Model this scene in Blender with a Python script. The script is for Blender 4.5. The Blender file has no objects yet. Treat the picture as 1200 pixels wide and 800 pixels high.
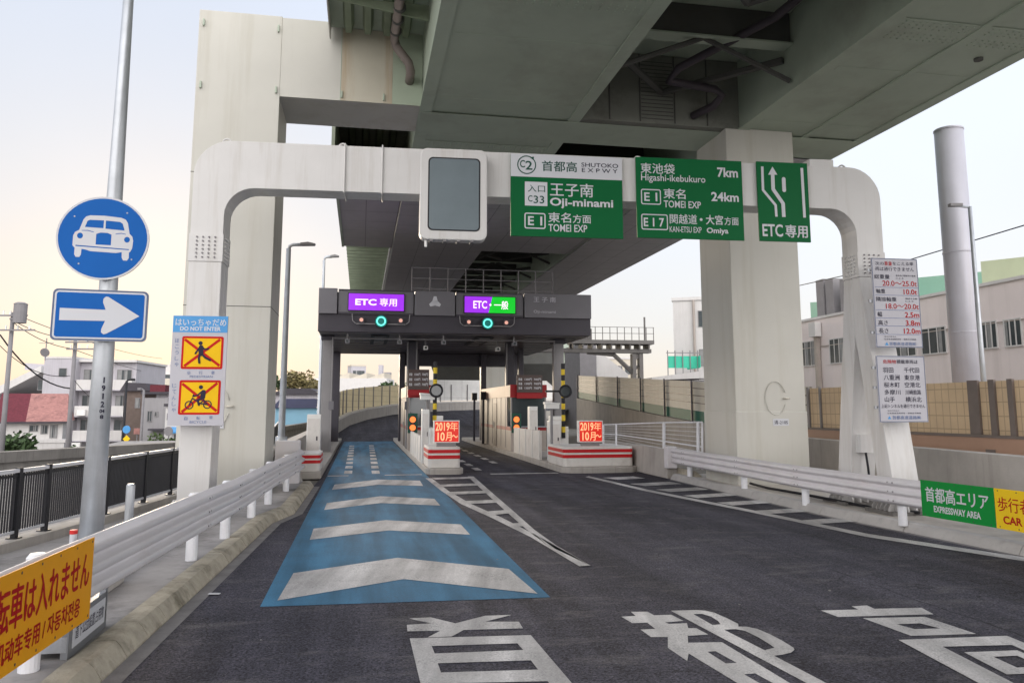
import bpy, bmesh, math, random
from mathutils import Vector, Matrix
random.seed(7)
R_ = math.radians
S = bpy.context.scene
COL = S.collection

# ------------------------------------------------------------------ camera
FPX, CPX, CPY, CAMH = 930.0, 600.0, 350.0, 2.0
TH = math.atan(127 / 930)
cam = bpy.data.cameras.new("camera"); cam_o = bpy.data.objects.new("camera", cam); COL.objects.link(cam_o)
cam_o.location = (0, 0, CAMH); cam_o.rotation_euler = (math.pi / 2 + TH, 0, 0)
cam.sensor_fit = 'HORIZONTAL'; cam.sensor_width = 36; cam.lens = 36 * FPX / 1200
cam.shift_y = -50 / 1200; cam.clip_start = 0.05; cam.clip_end = 6000
S.camera = cam_o

# ------------------------------------------------------------------ world, sun, exposure
SUN_EL, SUN_AZ = R_(7), R_(-24)          # azimuth from +Y, positive to the right
wd = bpy.data.worlds.new("World"); S.world = wd; wd.use_nodes = True
nt = wd.node_tree; nt.nodes.clear()
sky = nt.nodes.new('ShaderNodeTexSky'); sky.sky_type = 'NISHITA'; sky.sun_disc = False
sky.sun_elevation = SUN_EL; sky.sun_rotation = SUN_AZ
sky.air_density = 1.2; sky.dust_density = 2.5; sky.ozone_density = 1.0; sky.altitude = 20
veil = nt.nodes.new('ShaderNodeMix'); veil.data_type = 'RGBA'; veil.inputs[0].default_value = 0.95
# thin high cloud over the whole sky, plus an added bright half behind the camera, unseen, to fill front faces
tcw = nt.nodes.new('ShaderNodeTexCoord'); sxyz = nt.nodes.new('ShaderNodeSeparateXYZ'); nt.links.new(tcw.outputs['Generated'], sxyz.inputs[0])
rear_fill = nt.nodes.new('ShaderNodeMapRange'); rear_fill.interpolation_type = 'SMOOTHSTEP'
for k, v in ((1, 0.25), (2, -0.75), (3, 1.0), (4, 3.75)): rear_fill.inputs[k].default_value = v
nt.links.new(sxyz.outputs['Y'], rear_fill.inputs[0])
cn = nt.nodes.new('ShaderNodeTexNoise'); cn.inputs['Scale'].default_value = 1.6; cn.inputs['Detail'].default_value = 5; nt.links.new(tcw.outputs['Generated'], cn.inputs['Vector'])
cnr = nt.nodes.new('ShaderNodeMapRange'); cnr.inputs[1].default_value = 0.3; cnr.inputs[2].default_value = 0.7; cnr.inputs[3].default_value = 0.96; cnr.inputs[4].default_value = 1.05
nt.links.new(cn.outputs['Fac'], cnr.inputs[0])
bm_ = nt.nodes.new('ShaderNodeMath'); bm_.operation = 'MULTIPLY'; nt.links.new(rear_fill.outputs[0], bm_.inputs[0]); nt.links.new(cnr.outputs[0], bm_.inputs[1])
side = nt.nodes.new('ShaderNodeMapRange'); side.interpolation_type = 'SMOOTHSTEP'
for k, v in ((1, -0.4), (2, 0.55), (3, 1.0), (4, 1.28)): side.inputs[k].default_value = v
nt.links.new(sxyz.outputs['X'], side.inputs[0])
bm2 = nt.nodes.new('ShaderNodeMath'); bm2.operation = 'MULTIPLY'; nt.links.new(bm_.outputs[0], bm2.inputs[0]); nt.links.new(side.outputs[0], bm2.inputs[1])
hue = nt.nodes.new('ShaderNodeMix'); hue.data_type = 'RGBA'; hue.inputs[7].default_value = (4.50, 4.38, 4.32, 1)
hr = nt.nodes.new('ShaderNodeMapRange')
for k, v in ((1, 0.35), (2, -0.5), (3, 0.0), (4, 1.0)): hr.inputs[k].default_value = v
nt.links.new(sxyz.outputs['Y'], hr.inputs[0]); nt.links.new(hr.outputs[0], hue.inputs[0])
lowr = nt.nodes.new('ShaderNodeValToRGB'); el = lowr.color_ramp.elements
el[0].position = 0.0; el[0].color = (4.85, 4.4, 3.8, 1); el[1].position = 0.55; el[1].color = (4.3, 4.85, 5.9, 1)
for ps, cc in ((0.05, (4.75, 4.52, 4.15, 1)), (0.10, (4.6, 4.62, 4.6, 1)), (0.21, (4.5, 4.72, 5.1, 1))): e_ = el.new(ps); e_.color = cc
rgh = nt.nodes.new('ShaderNodeMath'); rgh.operation = 'MULTIPLY_ADD'; rgh.inputs[1].default_value = 0.12; nt.links.new(cn.outputs['Fac'], rgh.inputs[0]); nt.links.new(sxyz.outputs['Z'], rgh.inputs[2])
rg2 = nt.nodes.new('ShaderNodeMath'); rg2.operation = 'SUBTRACT'; rg2.inputs[1].default_value = 0.06; nt.links.new(rgh.outputs[0], rg2.inputs[0])
nt.links.new(rg2.outputs[0], lowr.inputs[0]); nt.links.new(lowr.outputs[0], hue.inputs[6])
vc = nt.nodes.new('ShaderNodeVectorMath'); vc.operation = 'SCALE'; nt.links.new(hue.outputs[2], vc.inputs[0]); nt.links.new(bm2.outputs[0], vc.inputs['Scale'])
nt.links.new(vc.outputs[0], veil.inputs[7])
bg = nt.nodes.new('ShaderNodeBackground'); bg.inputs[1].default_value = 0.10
wo = nt.nodes.new('ShaderNodeOutputWorld')
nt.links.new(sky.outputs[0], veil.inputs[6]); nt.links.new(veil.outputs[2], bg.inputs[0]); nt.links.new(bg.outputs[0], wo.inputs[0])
sl = bpy.data.lights.new("sun", 'SUN'); sl.energy = 1.4; sl.angle = R_(12); sl.color = (1, 0.83, 0.62)
so = bpy.data.objects.new("sun", sl); COL.objects.link(so)
sd = Vector((math.sin(SUN_AZ) * math.cos(SUN_EL), math.cos(SUN_AZ) * math.cos(SUN_EL), math.sin(SUN_EL)))
so.rotation_euler = sd.to_track_quat('Z', 'Y').to_euler()
vs = S.view_settings; vs.view_transform = 'Standard'; vs.look = 'None'; vs.gamma = 1; vs.exposure = 0.74; vs.use_curve_mapping = False
S.cycles.max_bounces = 8; S.cycles.diffuse_bounces = 4; S.cycles.use_denoising = True

# ------------------------------------------------------------------ frames
PHI = R_(10.7); CO, SI = math.cos(PHI), math.sin(PHI)
def W(c, a, z=0): return (c * CO - a * SI, c * SI + a * CO, z)          # road frame: c across, a along
def to_ca(p): return (p[0] * CO + p[1] * SI, -p[0] * SI + p[1] * CO, p[2])
def ray(px, py):
    u = (px - CPX) / FPX; v = (CPY - py) / FPX
    return (u, math.cos(TH) - v * math.sin(TH), math.sin(TH) + v * math.cos(TH))
def gp(px, py, z=0):                                                    # measured point on a level
    r = ray(px, py); t = (z - CAMH) / r[2]; return (r[0] * t, r[1] * t, z)
def at(px, py, Y):                                                      # measured point at a distance
    r = ray(px, py); t = Y / r[1]; return (r[0] * t, Y, CAMH + r[2] * t)
def local_on(px, py, org, rot, off=0.0):                                # measured point on an upright plane -> (x, z) in its frame
    r = ray(px, py); n = (-math.sin(rot), math.cos(rot))
    t = (n[0] * org[0] + n[1] * org[1] + off) / (n[0] * r[0] + n[1] * r[1])
    x, y = r[0] * t - org[0], r[1] * t - org[1]
    return (x * math.cos(rot) + y * math.sin(rot), CAMH + r[2] * t)

# ------------------------------------------------------------------ materials
MATS = {}
def mat(name, base, rough=0.6, var=0.12, scale=3.0, metal=0.0, bump=0.0, bscale=40.0, stain=None, stain_amt=0.5, stain_scale=1.2,
        streak=False, spec=0.3, island=0.0):
    m = bpy.data.materials.new(name); m.use_nodes = True; n = m.node_tree.nodes; L = m.node_tree.links
    b = n['Principled BSDF']; b.inputs['Roughness'].default_value = rough; b.inputs['Metallic'].default_value = metal
    b.inputs['Specular IOR Level'].default_value = spec
    tc = n.new('ShaderNodeTexCoord')
    nz = n.new('ShaderNodeTexNoise'); nz.inputs['Scale'].default_value = scale; nz.inputs['Detail'].default_value = 7; nz.inputs['Roughness'].default_value = 0.62
    L.new(tc.outputs['Object'], nz.inputs['Vector'])
    mr = n.new('ShaderNodeMapRange'); mr.inputs[1].default_value = 0.25; mr.inputs[2].default_value = 0.75
    mr.inputs[3].default_value = 1 - var; mr.inputs[4].default_value = 1 + var
    L.new(nz.outputs['Fac'], mr.inputs[0])
    mx = n.new('ShaderNodeVectorMath'); mx.operation = 'SCALE'; mx.inputs[0].default_value = base[:3]
    L.new(mr.outputs[0], mx.inputs['Scale'])
    out = mx.outputs[0]
    if island:
        ge = n.new('ShaderNodeNewGeometry'); m2 = n.new('ShaderNodeMapRange'); m2.inputs[3].default_value = 1 - island; m2.inputs[4].default_value = 1 + island
        L.new(ge.outputs['Random Per Island'], m2.inputs[0]); v2 = n.new('ShaderNodeVectorMath'); v2.operation = 'SCALE'
        L.new(out, v2.inputs[0]); L.new(m2.outputs[0], v2.inputs['Scale']); out = v2.outputs[0]
    if stain:
        ns = n.new('ShaderNodeTexNoise'); ns.inputs['Scale'].default_value = stain_scale; ns.inputs['Detail'].default_value = 8; ns.inputs['Roughness'].default_value = 0.7
        if streak:
            mp = n.new('ShaderNodeMapping'); mp.inputs['Scale'].default_value = (4, 4, 0.25); L.new(tc.outputs['Object'], mp.inputs[0]); L.new(mp.outputs[0], ns.inputs['Vector'])
        else: L.new(tc.outputs['Object'], ns.inputs['Vector'])
        cr = n.new('ShaderNodeMapRange'); cr.inputs[1].default_value = 0.5; cr.inputs[2].default_value = 0.72; cr.inputs[3].default_value = 0; cr.inputs[4].default_value = stain_amt
        L.new(ns.outputs['Fac'], cr.inputs[0])
        mi = n.new('ShaderNodeMix'); mi.data_type = 'RGBA'; L.new(cr.outputs[0], mi.inputs[0]); L.new(out, mi.inputs[6]); mi.inputs[7].default_value = (*stain, 1)
        out = mi.outputs[2]
    L.new(out, b.inputs['Base Color'])
    if bump:
        nb = n.new('ShaderNodeTexNoise'); nb.inputs['Scale'].default_value = bscale; nb.inputs['Detail'].default_value = 4; L.new(tc.outputs['Object'], nb.inputs['Vector'])
        bp = n.new('ShaderNodeBump'); bp.inputs['Strength'].default_value = bump; bp.inputs['Distance'].default_value = 0.02
        L.new(nb.outputs['Fac'], bp.inputs['Height']); L.new(bp.outputs[0], b.inputs['Normal'])
    MATS[name] = m; return m
def emit(name, col, strength):
    m = bpy.data.materials.new(name); m.use_nodes = True; n = m.node_tree.nodes; b = n['Principled BSDF']
    b.inputs['Base Color'].default_value = (*[c * 0.3 for c in col], 1); b.inputs['Roughness'].default_value = 0.4
    tc = n.new('ShaderNodeTexCoord'); ck = n.new('ShaderNodeTexNoise'); ck.inputs['Scale'].default_value = 60
    m.node_tree.links.new(tc.outputs['Object'], ck.inputs['Vector'])
    mr = n.new('ShaderNodeMapRange'); mr.inputs[3].default_value = strength * 0.85; mr.inputs[4].default_value = strength * 1.15
    m.node_tree.links.new(ck.outputs['Fac'], mr.inputs[0]); m.node_tree.links.new(mr.outputs[0], b.inputs['Emission Strength'])
    b.inputs['Emission Color'].default_value = (*col, 1); MATS[name] = m
def asphalt_mat(name, base):
    m = bpy.data.materials.new(name); m.use_nodes = True; n = m.node_tree.nodes; L = m.node_tree.links; b = n['Principled BSDF']
    tc = n.new('ShaderNodeTexCoord')
    def noise(scale, det=6, ro=0.6, vec=None):
        q = n.new('ShaderNodeTexNoise'); q.inputs['Scale'].default_value = scale; q.inputs['Detail'].default_value = det; q.inputs['Roughness'].default_value = ro
        L.new(vec or tc.outputs['Object'], q.inputs['Vector']); return q.outputs['Fac']
    def rng(s, a, b_, c, d):
        q = n.new('ShaderNodeMapRange'); q.inputs[1].default_value = a; q.inputs[2].default_value = b_; q.inputs[3].default_value = c; q.inputs[4].default_value = d
        L.new(s, q.inputs[0]); return q.outputs[0]
    def mul(x, y):
        q = n.new('ShaderNodeMath'); q.operation = 'MULTIPLY'; L.new(x, q.inputs[0]); L.new(y, q.inputs[1]); return q.outputs[0]
    big = rng(noise(0.55, 5), 0.3, 0.7, 0.8, 1.22)
    mp = n.new('ShaderNodeMapping'); mp.inputs['Scale'].default_value = (2.2, 0.16, 1); L.new(tc.outputs['Object'], mp.inputs[0])
    wheel = rng(noise(1.0, 5, 0.55, mp.outputs[0]), 0.38, 0.66, 0.74, 1.3)
    fine = rng(noise(42, 3, 0.8), 0.36, 0.64, 0.22, 2.0)
    grit = rng(noise(13, 6, 0.85), 0.34, 0.66, 0.55, 1.5)
    f = mul(mul(big, wheel), mul(fine, grit))
    v = n.new('ShaderNodeVectorMath'); v.operation = 'SCALE'; v.inputs[0].default_value = base; L.new(f, v.inputs['Scale'])
    vo = n.new('ShaderNodeTexVoronoi'); vo.inputs['Scale'].default_value = 46; L.new(tc.outputs['Object'], vo.inputs['Vector'])
    chip = rng(vo.outputs['Distance'], 0.10, 0.24, 0.6, 0.0)
    nsel = rng(noise(9, 2), 0.48, 0.62, 0, 1)
    mi = n.new('ShaderNodeMix'); mi.data_type = 'RGBA'; L.new(mul(chip, nsel), mi.inputs[0]); L.new(v.outputs[0], mi.inputs[6]); mi.inputs[7].default_value = (0.3, 0.28, 0.27, 1)
    # pale scuffs
    mp2 = n.new('ShaderNodeMapping'); mp2.inputs['Scale'].default_value = (1.3, 3.2, 1); mp2.inputs['Rotation'].default_value = (0, 0, 0.5); L.new(tc.outputs['Object'], mp2.inputs[0])
    sc = mul(rng(noise(0.9, 8, 0.72, mp2.outputs[0]), 0.52, 0.70, 0, 0.62), rng(noise(60, 2), 0.4, 0.6, 0.2, 1))
    mi2 = n.new('ShaderNodeMix'); mi2.data_type = 'RGBA'; L.new(sc, mi2.inputs[0]); L.new(mi.outputs[2], mi2.inputs[6]); mi2.inputs[7].default_value = (0.22, 0.21, 0.21, 1)
    sp = n.new('ShaderNodeSeparateXYZ'); L.new(tc.outputs['Object'], sp.inputs[0])
    wob = n.new('ShaderNodeMath'); wob.operation = 'MULTIPLY_ADD'; L.new(noise(0.7, 6, 0.7), wob.inputs[0]); wob.inputs[1].default_value = 0.30; L.new(sp.outputs['X'], wob.inputs[2])
    j0 = n.new('ShaderNodeMath'); j0.operation = 'SUBTRACT'; L.new(wob.outputs[0], j0.inputs[0]); j0.inputs[1].default_value = 5.95
    j1 = n.new('ShaderNodeMath'); j1.operation = 'ABSOLUTE'; L.new(j0.outputs[0], j1.inputs[0])
    seam = mul(rng(j1.outputs[0], 0.006, 0.022, 0.65, 0.0), rng(noise(2.5, 3), 0.4, 0.6, 0.25, 1))
    cv = n.new('ShaderNodeTexVoronoi'); cv.feature = 'DISTANCE_TO_EDGE'; cv.inputs['Scale'].default_value = 0.42
    cw = n.new('ShaderNodeVectorMath'); cw.operation = 'ADD'; L.new(tc.outputs['Object'], cw.inputs[0]); nzc = n.new('ShaderNodeTexNoise'); nzc.inputs['Scale'].default_value = 1.6; nzc.inputs['Detail'].default_value = 6; L.new(tc.outputs['Object'], nzc.inputs['Vector']); L.new(nzc.outputs['Color'], cw.inputs[1]); L.new(cw.outputs[0], cv.inputs['Vector'])
    crack = mul(rng(cv.outputs['Distance'], 0.002, 0.007, 0.55, 0.0), rng(noise(0.5, 2), 0.5, 0.58, 0, 1))
    dk = n.new('ShaderNodeMath'); dk.operation = 'MAXIMUM'; L.new(seam, dk.inputs[0]); L.new(crack, dk.inputs[1])
    mi3 = n.new('ShaderNodeMix'); mi3.data_type = 'RGBA'; L.new(dk.outputs[0], mi3.inputs[0]); L.new(mi2.outputs[2], mi3.inputs[6]); mi3.inputs[7].default_value = (0.012, 0.011, 0.013, 1); mi2 = mi3
    L.new(mi2.outputs[2], b.inputs['Base Color']); b.inputs['Roughness'].default_value = 0.88; b.inputs['Specular IOR Level'].default_value = 0.22
    bp = n.new('ShaderNodeBump'); bp.inputs['Strength'].default_value = 0.45; bp.inputs['Distance'].default_value = 0.008
    L.new(fine, bp.inputs['Height']); L.new(bp.outputs[0], b.inputs['Normal']); MATS[name] = m
def paint_mat(name, base, under, wear=0.5, rough=0.7):
    m = bpy.data.materials.new(name); m.use_nodes = True; n = m.node_tree.nodes; L = m.node_tree.links; b = n['Principled BSDF']
    tc = n.new('ShaderNodeTexCoord')
    def noise(scale, det=6, ro=0.6):
        q = n.new('ShaderNodeTexNoise'); q.inputs['Scale'].default_value = scale; q.inputs['Detail'].default_value = det; q.inputs['Roughness'].default_value = ro
        L.new(tc.outputs['Object'], q.inputs['Vector']); return q.outputs['Fac']
    def rng(s, a, b_, c, d):
        q = n.new('ShaderNodeMapRange'); q.inputs[1].default_value = a; q.inputs[2].default_value = b_; q.inputs[3].default_value = c; q.inputs[4].default_value = d
        L.new(s, q.inputs[0]); return q.outputs[0]
    v = n.new('ShaderNodeVectorMath'); v.operation = 'SCALE'; v.inputs[0].default_value = base
    mm = n.new('ShaderNodeMath'); mm.operation = 'MULTIPLY'; L.new(rng(noise(1.1, 6), 0.3, 0.7, 0.84, 1.12), mm.inputs[0]); L.new(rng(noise(70, 3), 0.3, 0.7, 0.82, 1.16), mm.inputs[1])
    L.new(mm.outputs[0], v.inputs['Scale'])
    mp = n.new('ShaderNodeMapping'); mp.inputs['Rotation'].default_value = (0, 0, -0.187 if name == 'white_paint' else 0); mp.inputs['Scale'].default_value = (2.6, 0.22, 1); L.new(tc.outputs['Object'], mp.inputs[0])
    gq = n.new('ShaderNodeTexNoise'); gq.inputs['Scale'].default_value = 1.0; gq.inputs['Detail'].default_value = 6; L.new(mp.outputs[0], gq.inputs['Vector'])
    m3 = n.new('ShaderNodeMath'); m3.operation = 'MULTIPLY'; L.new(mm.outputs[0], m3.inputs[0]); L.new(rng(gq.outputs['Fac'], 0.38, 0.62, 0.60, 1.08), m3.inputs[1]); L.new(m3.outputs[0], v.inputs['Scale'])
    w = n.new('ShaderNodeMath'); w.operation = 'MULTIPLY'; L.new(rng(noise(55, 3, 0.7), 0.50, 0.64, 0, 1), w.inputs[0]); L.new(rng(noise(1.6, 6, 0.7), 0.42, 0.68, 0, wear), w.inputs[1])
    mi = n.new('ShaderNodeMix'); mi.data_type = 'RGBA'; L.new(w.outputs[0], mi.inputs[0]); L.new(v.outputs[0], mi.inputs[6]); mi.inputs[7].default_value = (*under, 1)
    L.new(mi.outputs[2], b.inputs['Base Color']); b.inputs['Roughness'].default_value = rough; b.inputs['Specular IOR Level'].default_value = 0.3
    bp = n.new('ShaderNodeBump'); bp.inputs['Strength'].default_value = 0.3; bp.inputs['Distance'].default_value = 0.006
    L.new(noise(80, 3), bp.inputs['Height']); L.new(bp.outputs[0], b.inputs['Normal']); MATS[name] = m
def translucent(name, amount=0.5):
    m = MATS[name]; n = m.node_tree.nodes; L = m.node_tree.links; b = n['Principled BSDF']; o = n['Material Output']
    t = n.new('ShaderNodeBsdfTranslucent'); mx = n.new('ShaderNodeMixShader'); mx.inputs[0].default_value = amount
    L.new(b.inputs['Base Color'].links[0].from_socket, t.inputs['Color']); L.new(b.outputs[0], mx.inputs[1]); L.new(t.outputs[0], mx.inputs[2]); L.new(mx.outputs[0], o.inputs['Surface'])
def tile_mat(name, base, line, sx, sz, rough=0.6, lw=0.02):
    m = mat(name, base, rough, 0.1, 1.5); n = m.node_tree.nodes; L = m.node_tree.links; b = n['Principled BSDF']
    src = b.inputs['Base Color'].links[0].from_socket
    tc = n.new('ShaderNodeTexCoord'); sp = n.new('ShaderNodeSeparateXYZ'); L.new(tc.outputs['Object'], sp.inputs[0])
    def lines(sock, size):
        d = n.new('ShaderNodeMath'); d.operation = 'DIVIDE'; L.new(sock, d.inputs[0]); d.inputs[1].default_value = size
        f = n.new('ShaderNodeMath'); f.operation = 'FRACT'; L.new(d.outputs[0], f.inputs[0])
        c = n.new('ShaderNodeMath'); c.operation = 'LESS_THAN'; L.new(f.outputs[0], c.inputs[0]); c.inputs[1].default_value = lw / size; return c.outputs[0]
    outs = [lines(sp.outputs[ax], sz_) for ax, sz_ in ((sx[0], sx[1]), (sz[0], sz[1]))]
    mxm = n.new('ShaderNodeMath'); mxm.operation = 'MAXIMUM'; L.new(outs[0], mxm.inputs[0]); L.new(outs[1], mxm.inputs[1])
    mi = n.new('ShaderNodeMix'); mi.data_type = 'RGBA'; L.new(mxm.outputs[0], mi.inputs[0]); L.new(src, mi.inputs[6]); mi.inputs[7].default_value = (*line, 1)
    L.new(mi.outputs[2], b.inputs['Base Color']); return m

asphalt_mat('asphalt', (0.048, 0.046, 0.059))
paint_mat('blue_paint', (0.050, 0.175, 0.300), (0.06, 0.08, 0.11), 0.8)
paint_mat('white_paint', (0.60, 0.58, 0.57), (0.10, 0.10, 0.11), 0.9)
mat('soil', (0.16, 0.15, 0.13), 0.95, 0.25, 0.4, bump=0.3, bscale=8)
mat('pavement', (0.30, 0.285, 0.28), 0.9, 0.2, 2.0, bump=0.2, bscale=60, stain=(0.10, 0.09, 0.085), stain_amt=0.75, stain_scale=1.6)
mat('kerb_stone', (0.40, 0.36, 0.29), 0.9, 0.25, 5, bump=0.4, bscale=45, stain=(0.085, 0.075, 0.045), stain_amt=0.8, stain_scale=2.2)
mat('pavement_pale', (0.50, 0.46, 0.41), 0.9, 0.15, 2.0, bump=0.2, bscale=60, stain=(0.24, 0.21, 0.19), stain_amt=0.5, stain_scale=1.6)
mat('kerb_pale', (0.42, 0.40, 0.385), 0.9, 0.2, 4, bump=0.3, bscale=45, stain=(0.2, 0.19, 0.18), stain_amt=0.5, stain_scale=2)
mat('gutter', (0.20, 0.19, 0.19), 0.9, 0.25, 4, bump=0.3, bscale=60)
mat('concrete', (0.42, 0.39, 0.36), 0.88, 0.14, 1.6, bump=0.15, bscale=30, stain=(0.2, 0.18, 0.16), stain_amt=0.5, stain_scale=0.9, streak=True)
mat('concrete_dark', (0.20, 0.19, 0.18), 0.9, 0.2, 1.4, bump=0.2, bscale=20, stain=(0.07, 0.065, 0.06), stain_amt=0.7, stain_scale=0.7, streak=True)
mat('pier_paint', (0.53, 0.515, 0.47), 0.55, 0.05, 0.7, stain=(0.40, 0.37, 0.30), stain_amt=0.5, stain_scale=0.55, streak=True)
mat('girder_paint', (0.41, 0.47, 0.385), 0.6, 0.10, 0.6, stain=(0.26, 0.255, 0.21), stain_amt=0.5, stain_scale=0.5)
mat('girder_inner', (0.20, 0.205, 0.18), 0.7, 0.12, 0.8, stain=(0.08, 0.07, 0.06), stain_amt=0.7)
mat('mint_paint', (0.40, 0.46, 0.36), 0.6, 0.08, 0.8, stain=(0.3, 0.28, 0.2), stain_amt=0.4)
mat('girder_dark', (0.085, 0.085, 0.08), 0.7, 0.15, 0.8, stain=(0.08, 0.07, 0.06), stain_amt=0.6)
tile_mat('soffit_panel', (0.36, 0.34, 0.36), (0.17, 0.16, 0.17), (0, 1.15), (1, 1.6), 0.45, 0.03)
mat('white_steel', (0.62, 0.605, 0.595), 0.42, 0.06, 1.0, stain=(0.40, 0.36, 0.31), stain_amt=0.5, stain_scale=1.0, streak=True)
mat('rail_white', (0.66, 0.635, 0.655), 0.45, 0.05, 1.5, stain=(0.52, 0.46, 0.45), stain_amt=0.35, stain_scale=1.8)
mat('post_white', (0.72, 0.72, 0.75), 0.45, 0.05, 2, stain=(0.45, 0.42, 0.4), stain_amt=0.35, stain_scale=3)
mat('galvanised', (0.50, 0.52, 0.55), 0.42, 0.14, 4, metal=0.55, stain=(0.3, 0.3, 0.3), stain_amt=0.4, stain_scale=2, streak=True)
mat('chimney_steel', (0.52, 0.51, 0.56), 0.5, 0.08, 1, metal=0.2, stain=(0.38, 0.34, 0.33), stain_amt=0.4, streak=True)
mat('black_metal', (0.018, 0.018, 0.022), 0.5, 0.2, 4)
mat('dark_metal', (0.055, 0.050, 0.062), 0.45, 0.12, 1.2)
mat('fascia_grey', (0.155, 0.15, 0.165), 0.4, 0.07, 1.2)
mat('canopy_soffit', (0.115, 0.10, 0.112), 0.35, 0.12, 0.8, metal=0.2)
mat('gantry_far', (0.15, 0.14, 0.135), 0.6, 0.1, 1.4)
mat('column_grey', (0.24, 0.23, 0.235), 0.5, 0.08, 1.4)
mat('pipe_dark', (0.06, 0.05, 0.06), 0.5, 0.15, 3)
mat('pier_rusty', (0.52, 0.485, 0.40), 0.6, 0.08, 0.8, stain=(0.36, 0.235, 0.12), stain_amt=0.75, stain_scale=0.45, streak=True)
mat('pipe_brown', (0.20, 0.165, 0.15), 0.5, 0.15, 3)
mat('rib_green', (0.23, 0.27, 0.19), 0.7, 0.15, 2)
mat('sign_blue', (0.006, 0.108, 0.41), 0.5, 0.05, 2, spec=0.15)
mat('sign_skyblue', (0.08, 0.30, 0.62), 0.45, 0.05, 2)
mat('sign_white', (0.58, 0.585, 0.62), 0.45, 0.03, 2)
mat('sign_green', (0.004, 0.115, 0.035), 0.5, 0.06, 1.5, spec=0.12)
mat('banner_green', (0.004, 0.24, 0.04), 0.5, 0.05, 2, spec=0.15)
mat('banner_yellow', (0.82, 0.55, 0.02), 0.45, 0.05, 2, spec=0.12)
mat('banner_amber', (0.82, 0.36, 0.012), 0.45, 0.06, 2, spec=0.12)
mat('ink_green', (0.012, 0.07, 0.05), 0.5, 0.05, 2)
mat('ink_dark', (0.03, 0.028, 0.05), 0.5, 0.05, 2, spec=0.12)
mat('ink_blue', (0.12, 0.17, 0.33), 0.5, 0.05, 2)
mat('ink_red', (0.42, 0.010, 0.012), 0.5, 0.05, 2, spec=0.12)
mat('board_grey', (0.47, 0.46, 0.50), 0.5, 0.04, 3)
mat('board_edge', (0.10, 0.13, 0.22), 0.5, 0.05, 2)
mat('picto_yellow', (0.80, 0.48, 0.01), 0.45, 0.05, 2, spec=0.12)
mat('picto_red', (0.50, 0.012, 0.012), 0.45, 0.05, 2, spec=0.12)
mat('screen_grey', (0.17, 0.205, 0.225), 0.16, 0.10, 1.2, spec=0.6)
mat('bare_edge', (0.30, 0.31, 0.33), 0.4, 0.08, 3, metal=0.6)
mat('red_stripe', (0.52, 0.012, 0.016), 0.5, 0.1, 4)
mat('block_white', (0.66, 0.63, 0.60), 0.65, 0.08, 3, stain=(0.4, 0.36, 0.33), stain_amt=0.45, stain_scale=2)
mat('booth_panel', (0.36, 0.315, 0.285), 0.5, 0.06, 2)
mat('booth_peach', (0.46, 0.29, 0.21), 0.5, 0.06, 2)
mat('booth_red', (0.30, 0.012, 0.016), 0.45, 0.08, 2)
mat('booth_board', (0.085, 0.060, 0.055), 0.5, 0.1, 2)
mat('pole_yellow', (0.70, 0.50, 0.03), 0.5, 0.08, 3)
mat('glass_dark', (0.03, 0.04, 0.045), 0.08, 0.2, 1, spec=0.8)
mat('window_glass', (0.05, 0.06, 0.065), 0.25, 0.35, 1.3, spec=0.35)
mat('curtain', (0.26, 0.26, 0.26), 0.8, 0.2, 3)
mat('lamp_white', (0.75, 0.74, 0.72), 0.4, 0.05, 2)
mat('noise_beige', (0.60, 0.565, 0.49), 0.6, 0.06, 0.8, stain=(0.40, 0.36, 0.30), stain_amt=0.5, stain_scale=0.9, streak=True)
mat('noise_yellow', (0.62, 0.47, 0.24), 0.6, 0.06, 1.5)
mat('noise_green', (0.05, 0.15, 0.11), 0.6, 0.1, 1.5)
mat('factory_pink', (0.74, 0.66, 0.645), 0.75, 0.05, 0.6, stain=(0.5, 0.44, 0.42), stain_amt=0.35, stain_scale=0.4, streak=True)
mat('roof_mint', (0.26, 0.50, 0.38), 0.6, 0.08, 0.8)
mat('roof_lime', (0.50, 0.56, 0.38), 0.6, 0.08, 0.8)
mat('wall_white', (0.60, 0.58, 0.57), 0.8, 0.06, 0.8, stain=(0.42, 0.39, 0.37), stain_amt=0.4, streak=True)
mat('wall_lilac', (0.46, 0.44, 0.475), 0.8, 0.06, 0.8, stain=(0.27, 0.25, 0.26), stain_amt=0.5, streak=True)
mat('wall_grey', (0.30, 0.29, 0.30), 0.8, 0.08, 0.8, stain=(0.2, 0.19, 0.19), stain_amt=0.5, streak=True)
mat('wall_brown', (0.15, 0.115, 0.10), 0.85, 0.2, 3)
mat('wall_cream', (0.55, 0.50, 0.42), 0.8, 0.06, 0.8)
mat('wall_blue', (0.25, 0.47, 0.62), 0.6, 0.06, 0.8)
mat('roof_dark', (0.06, 0.055, 0.065), 0.7, 0.15, 2)
mat('roof_navy', (0.06, 0.065, 0.12), 0.6, 0.1, 2)
mat('roof_maroon', (0.13, 0.025, 0.035), 0.75, 0.3, 6, bump=0.3, bscale=12)
mat('roof_pink', (0.36, 0.175, 0.155), 0.75, 0.3, 5, bump=0.3, bscale=12, stain=(0.12, 0.06, 0.06), stain_amt=0.8, stain_scale=1.3)
mat('net_green', (0.06, 0.50, 0.34), 0.7, 0.12, 1)
mat('bark', (0.08, 0.06, 0.045), 0.9, 0.3, 6)
mat('leaf_dark', (0.045, 0.075, 0.028), 0.7, 0.25, 1.2, island=0.55)
mat('leaf_mid', (0.075, 0.115, 0.035), 0.7, 0.25, 1.2, island=0.5)
mat('leaf_dry', (0.17, 0.14, 0.06), 0.7, 0.25, 1.0, island=0.5)
mat('wire', (0.02, 0.02, 0.025), 0.6, 0.1, 2)
mat('utility_grey', (0.22, 0.21, 0.22), 0.8, 0.1, 2)
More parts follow.
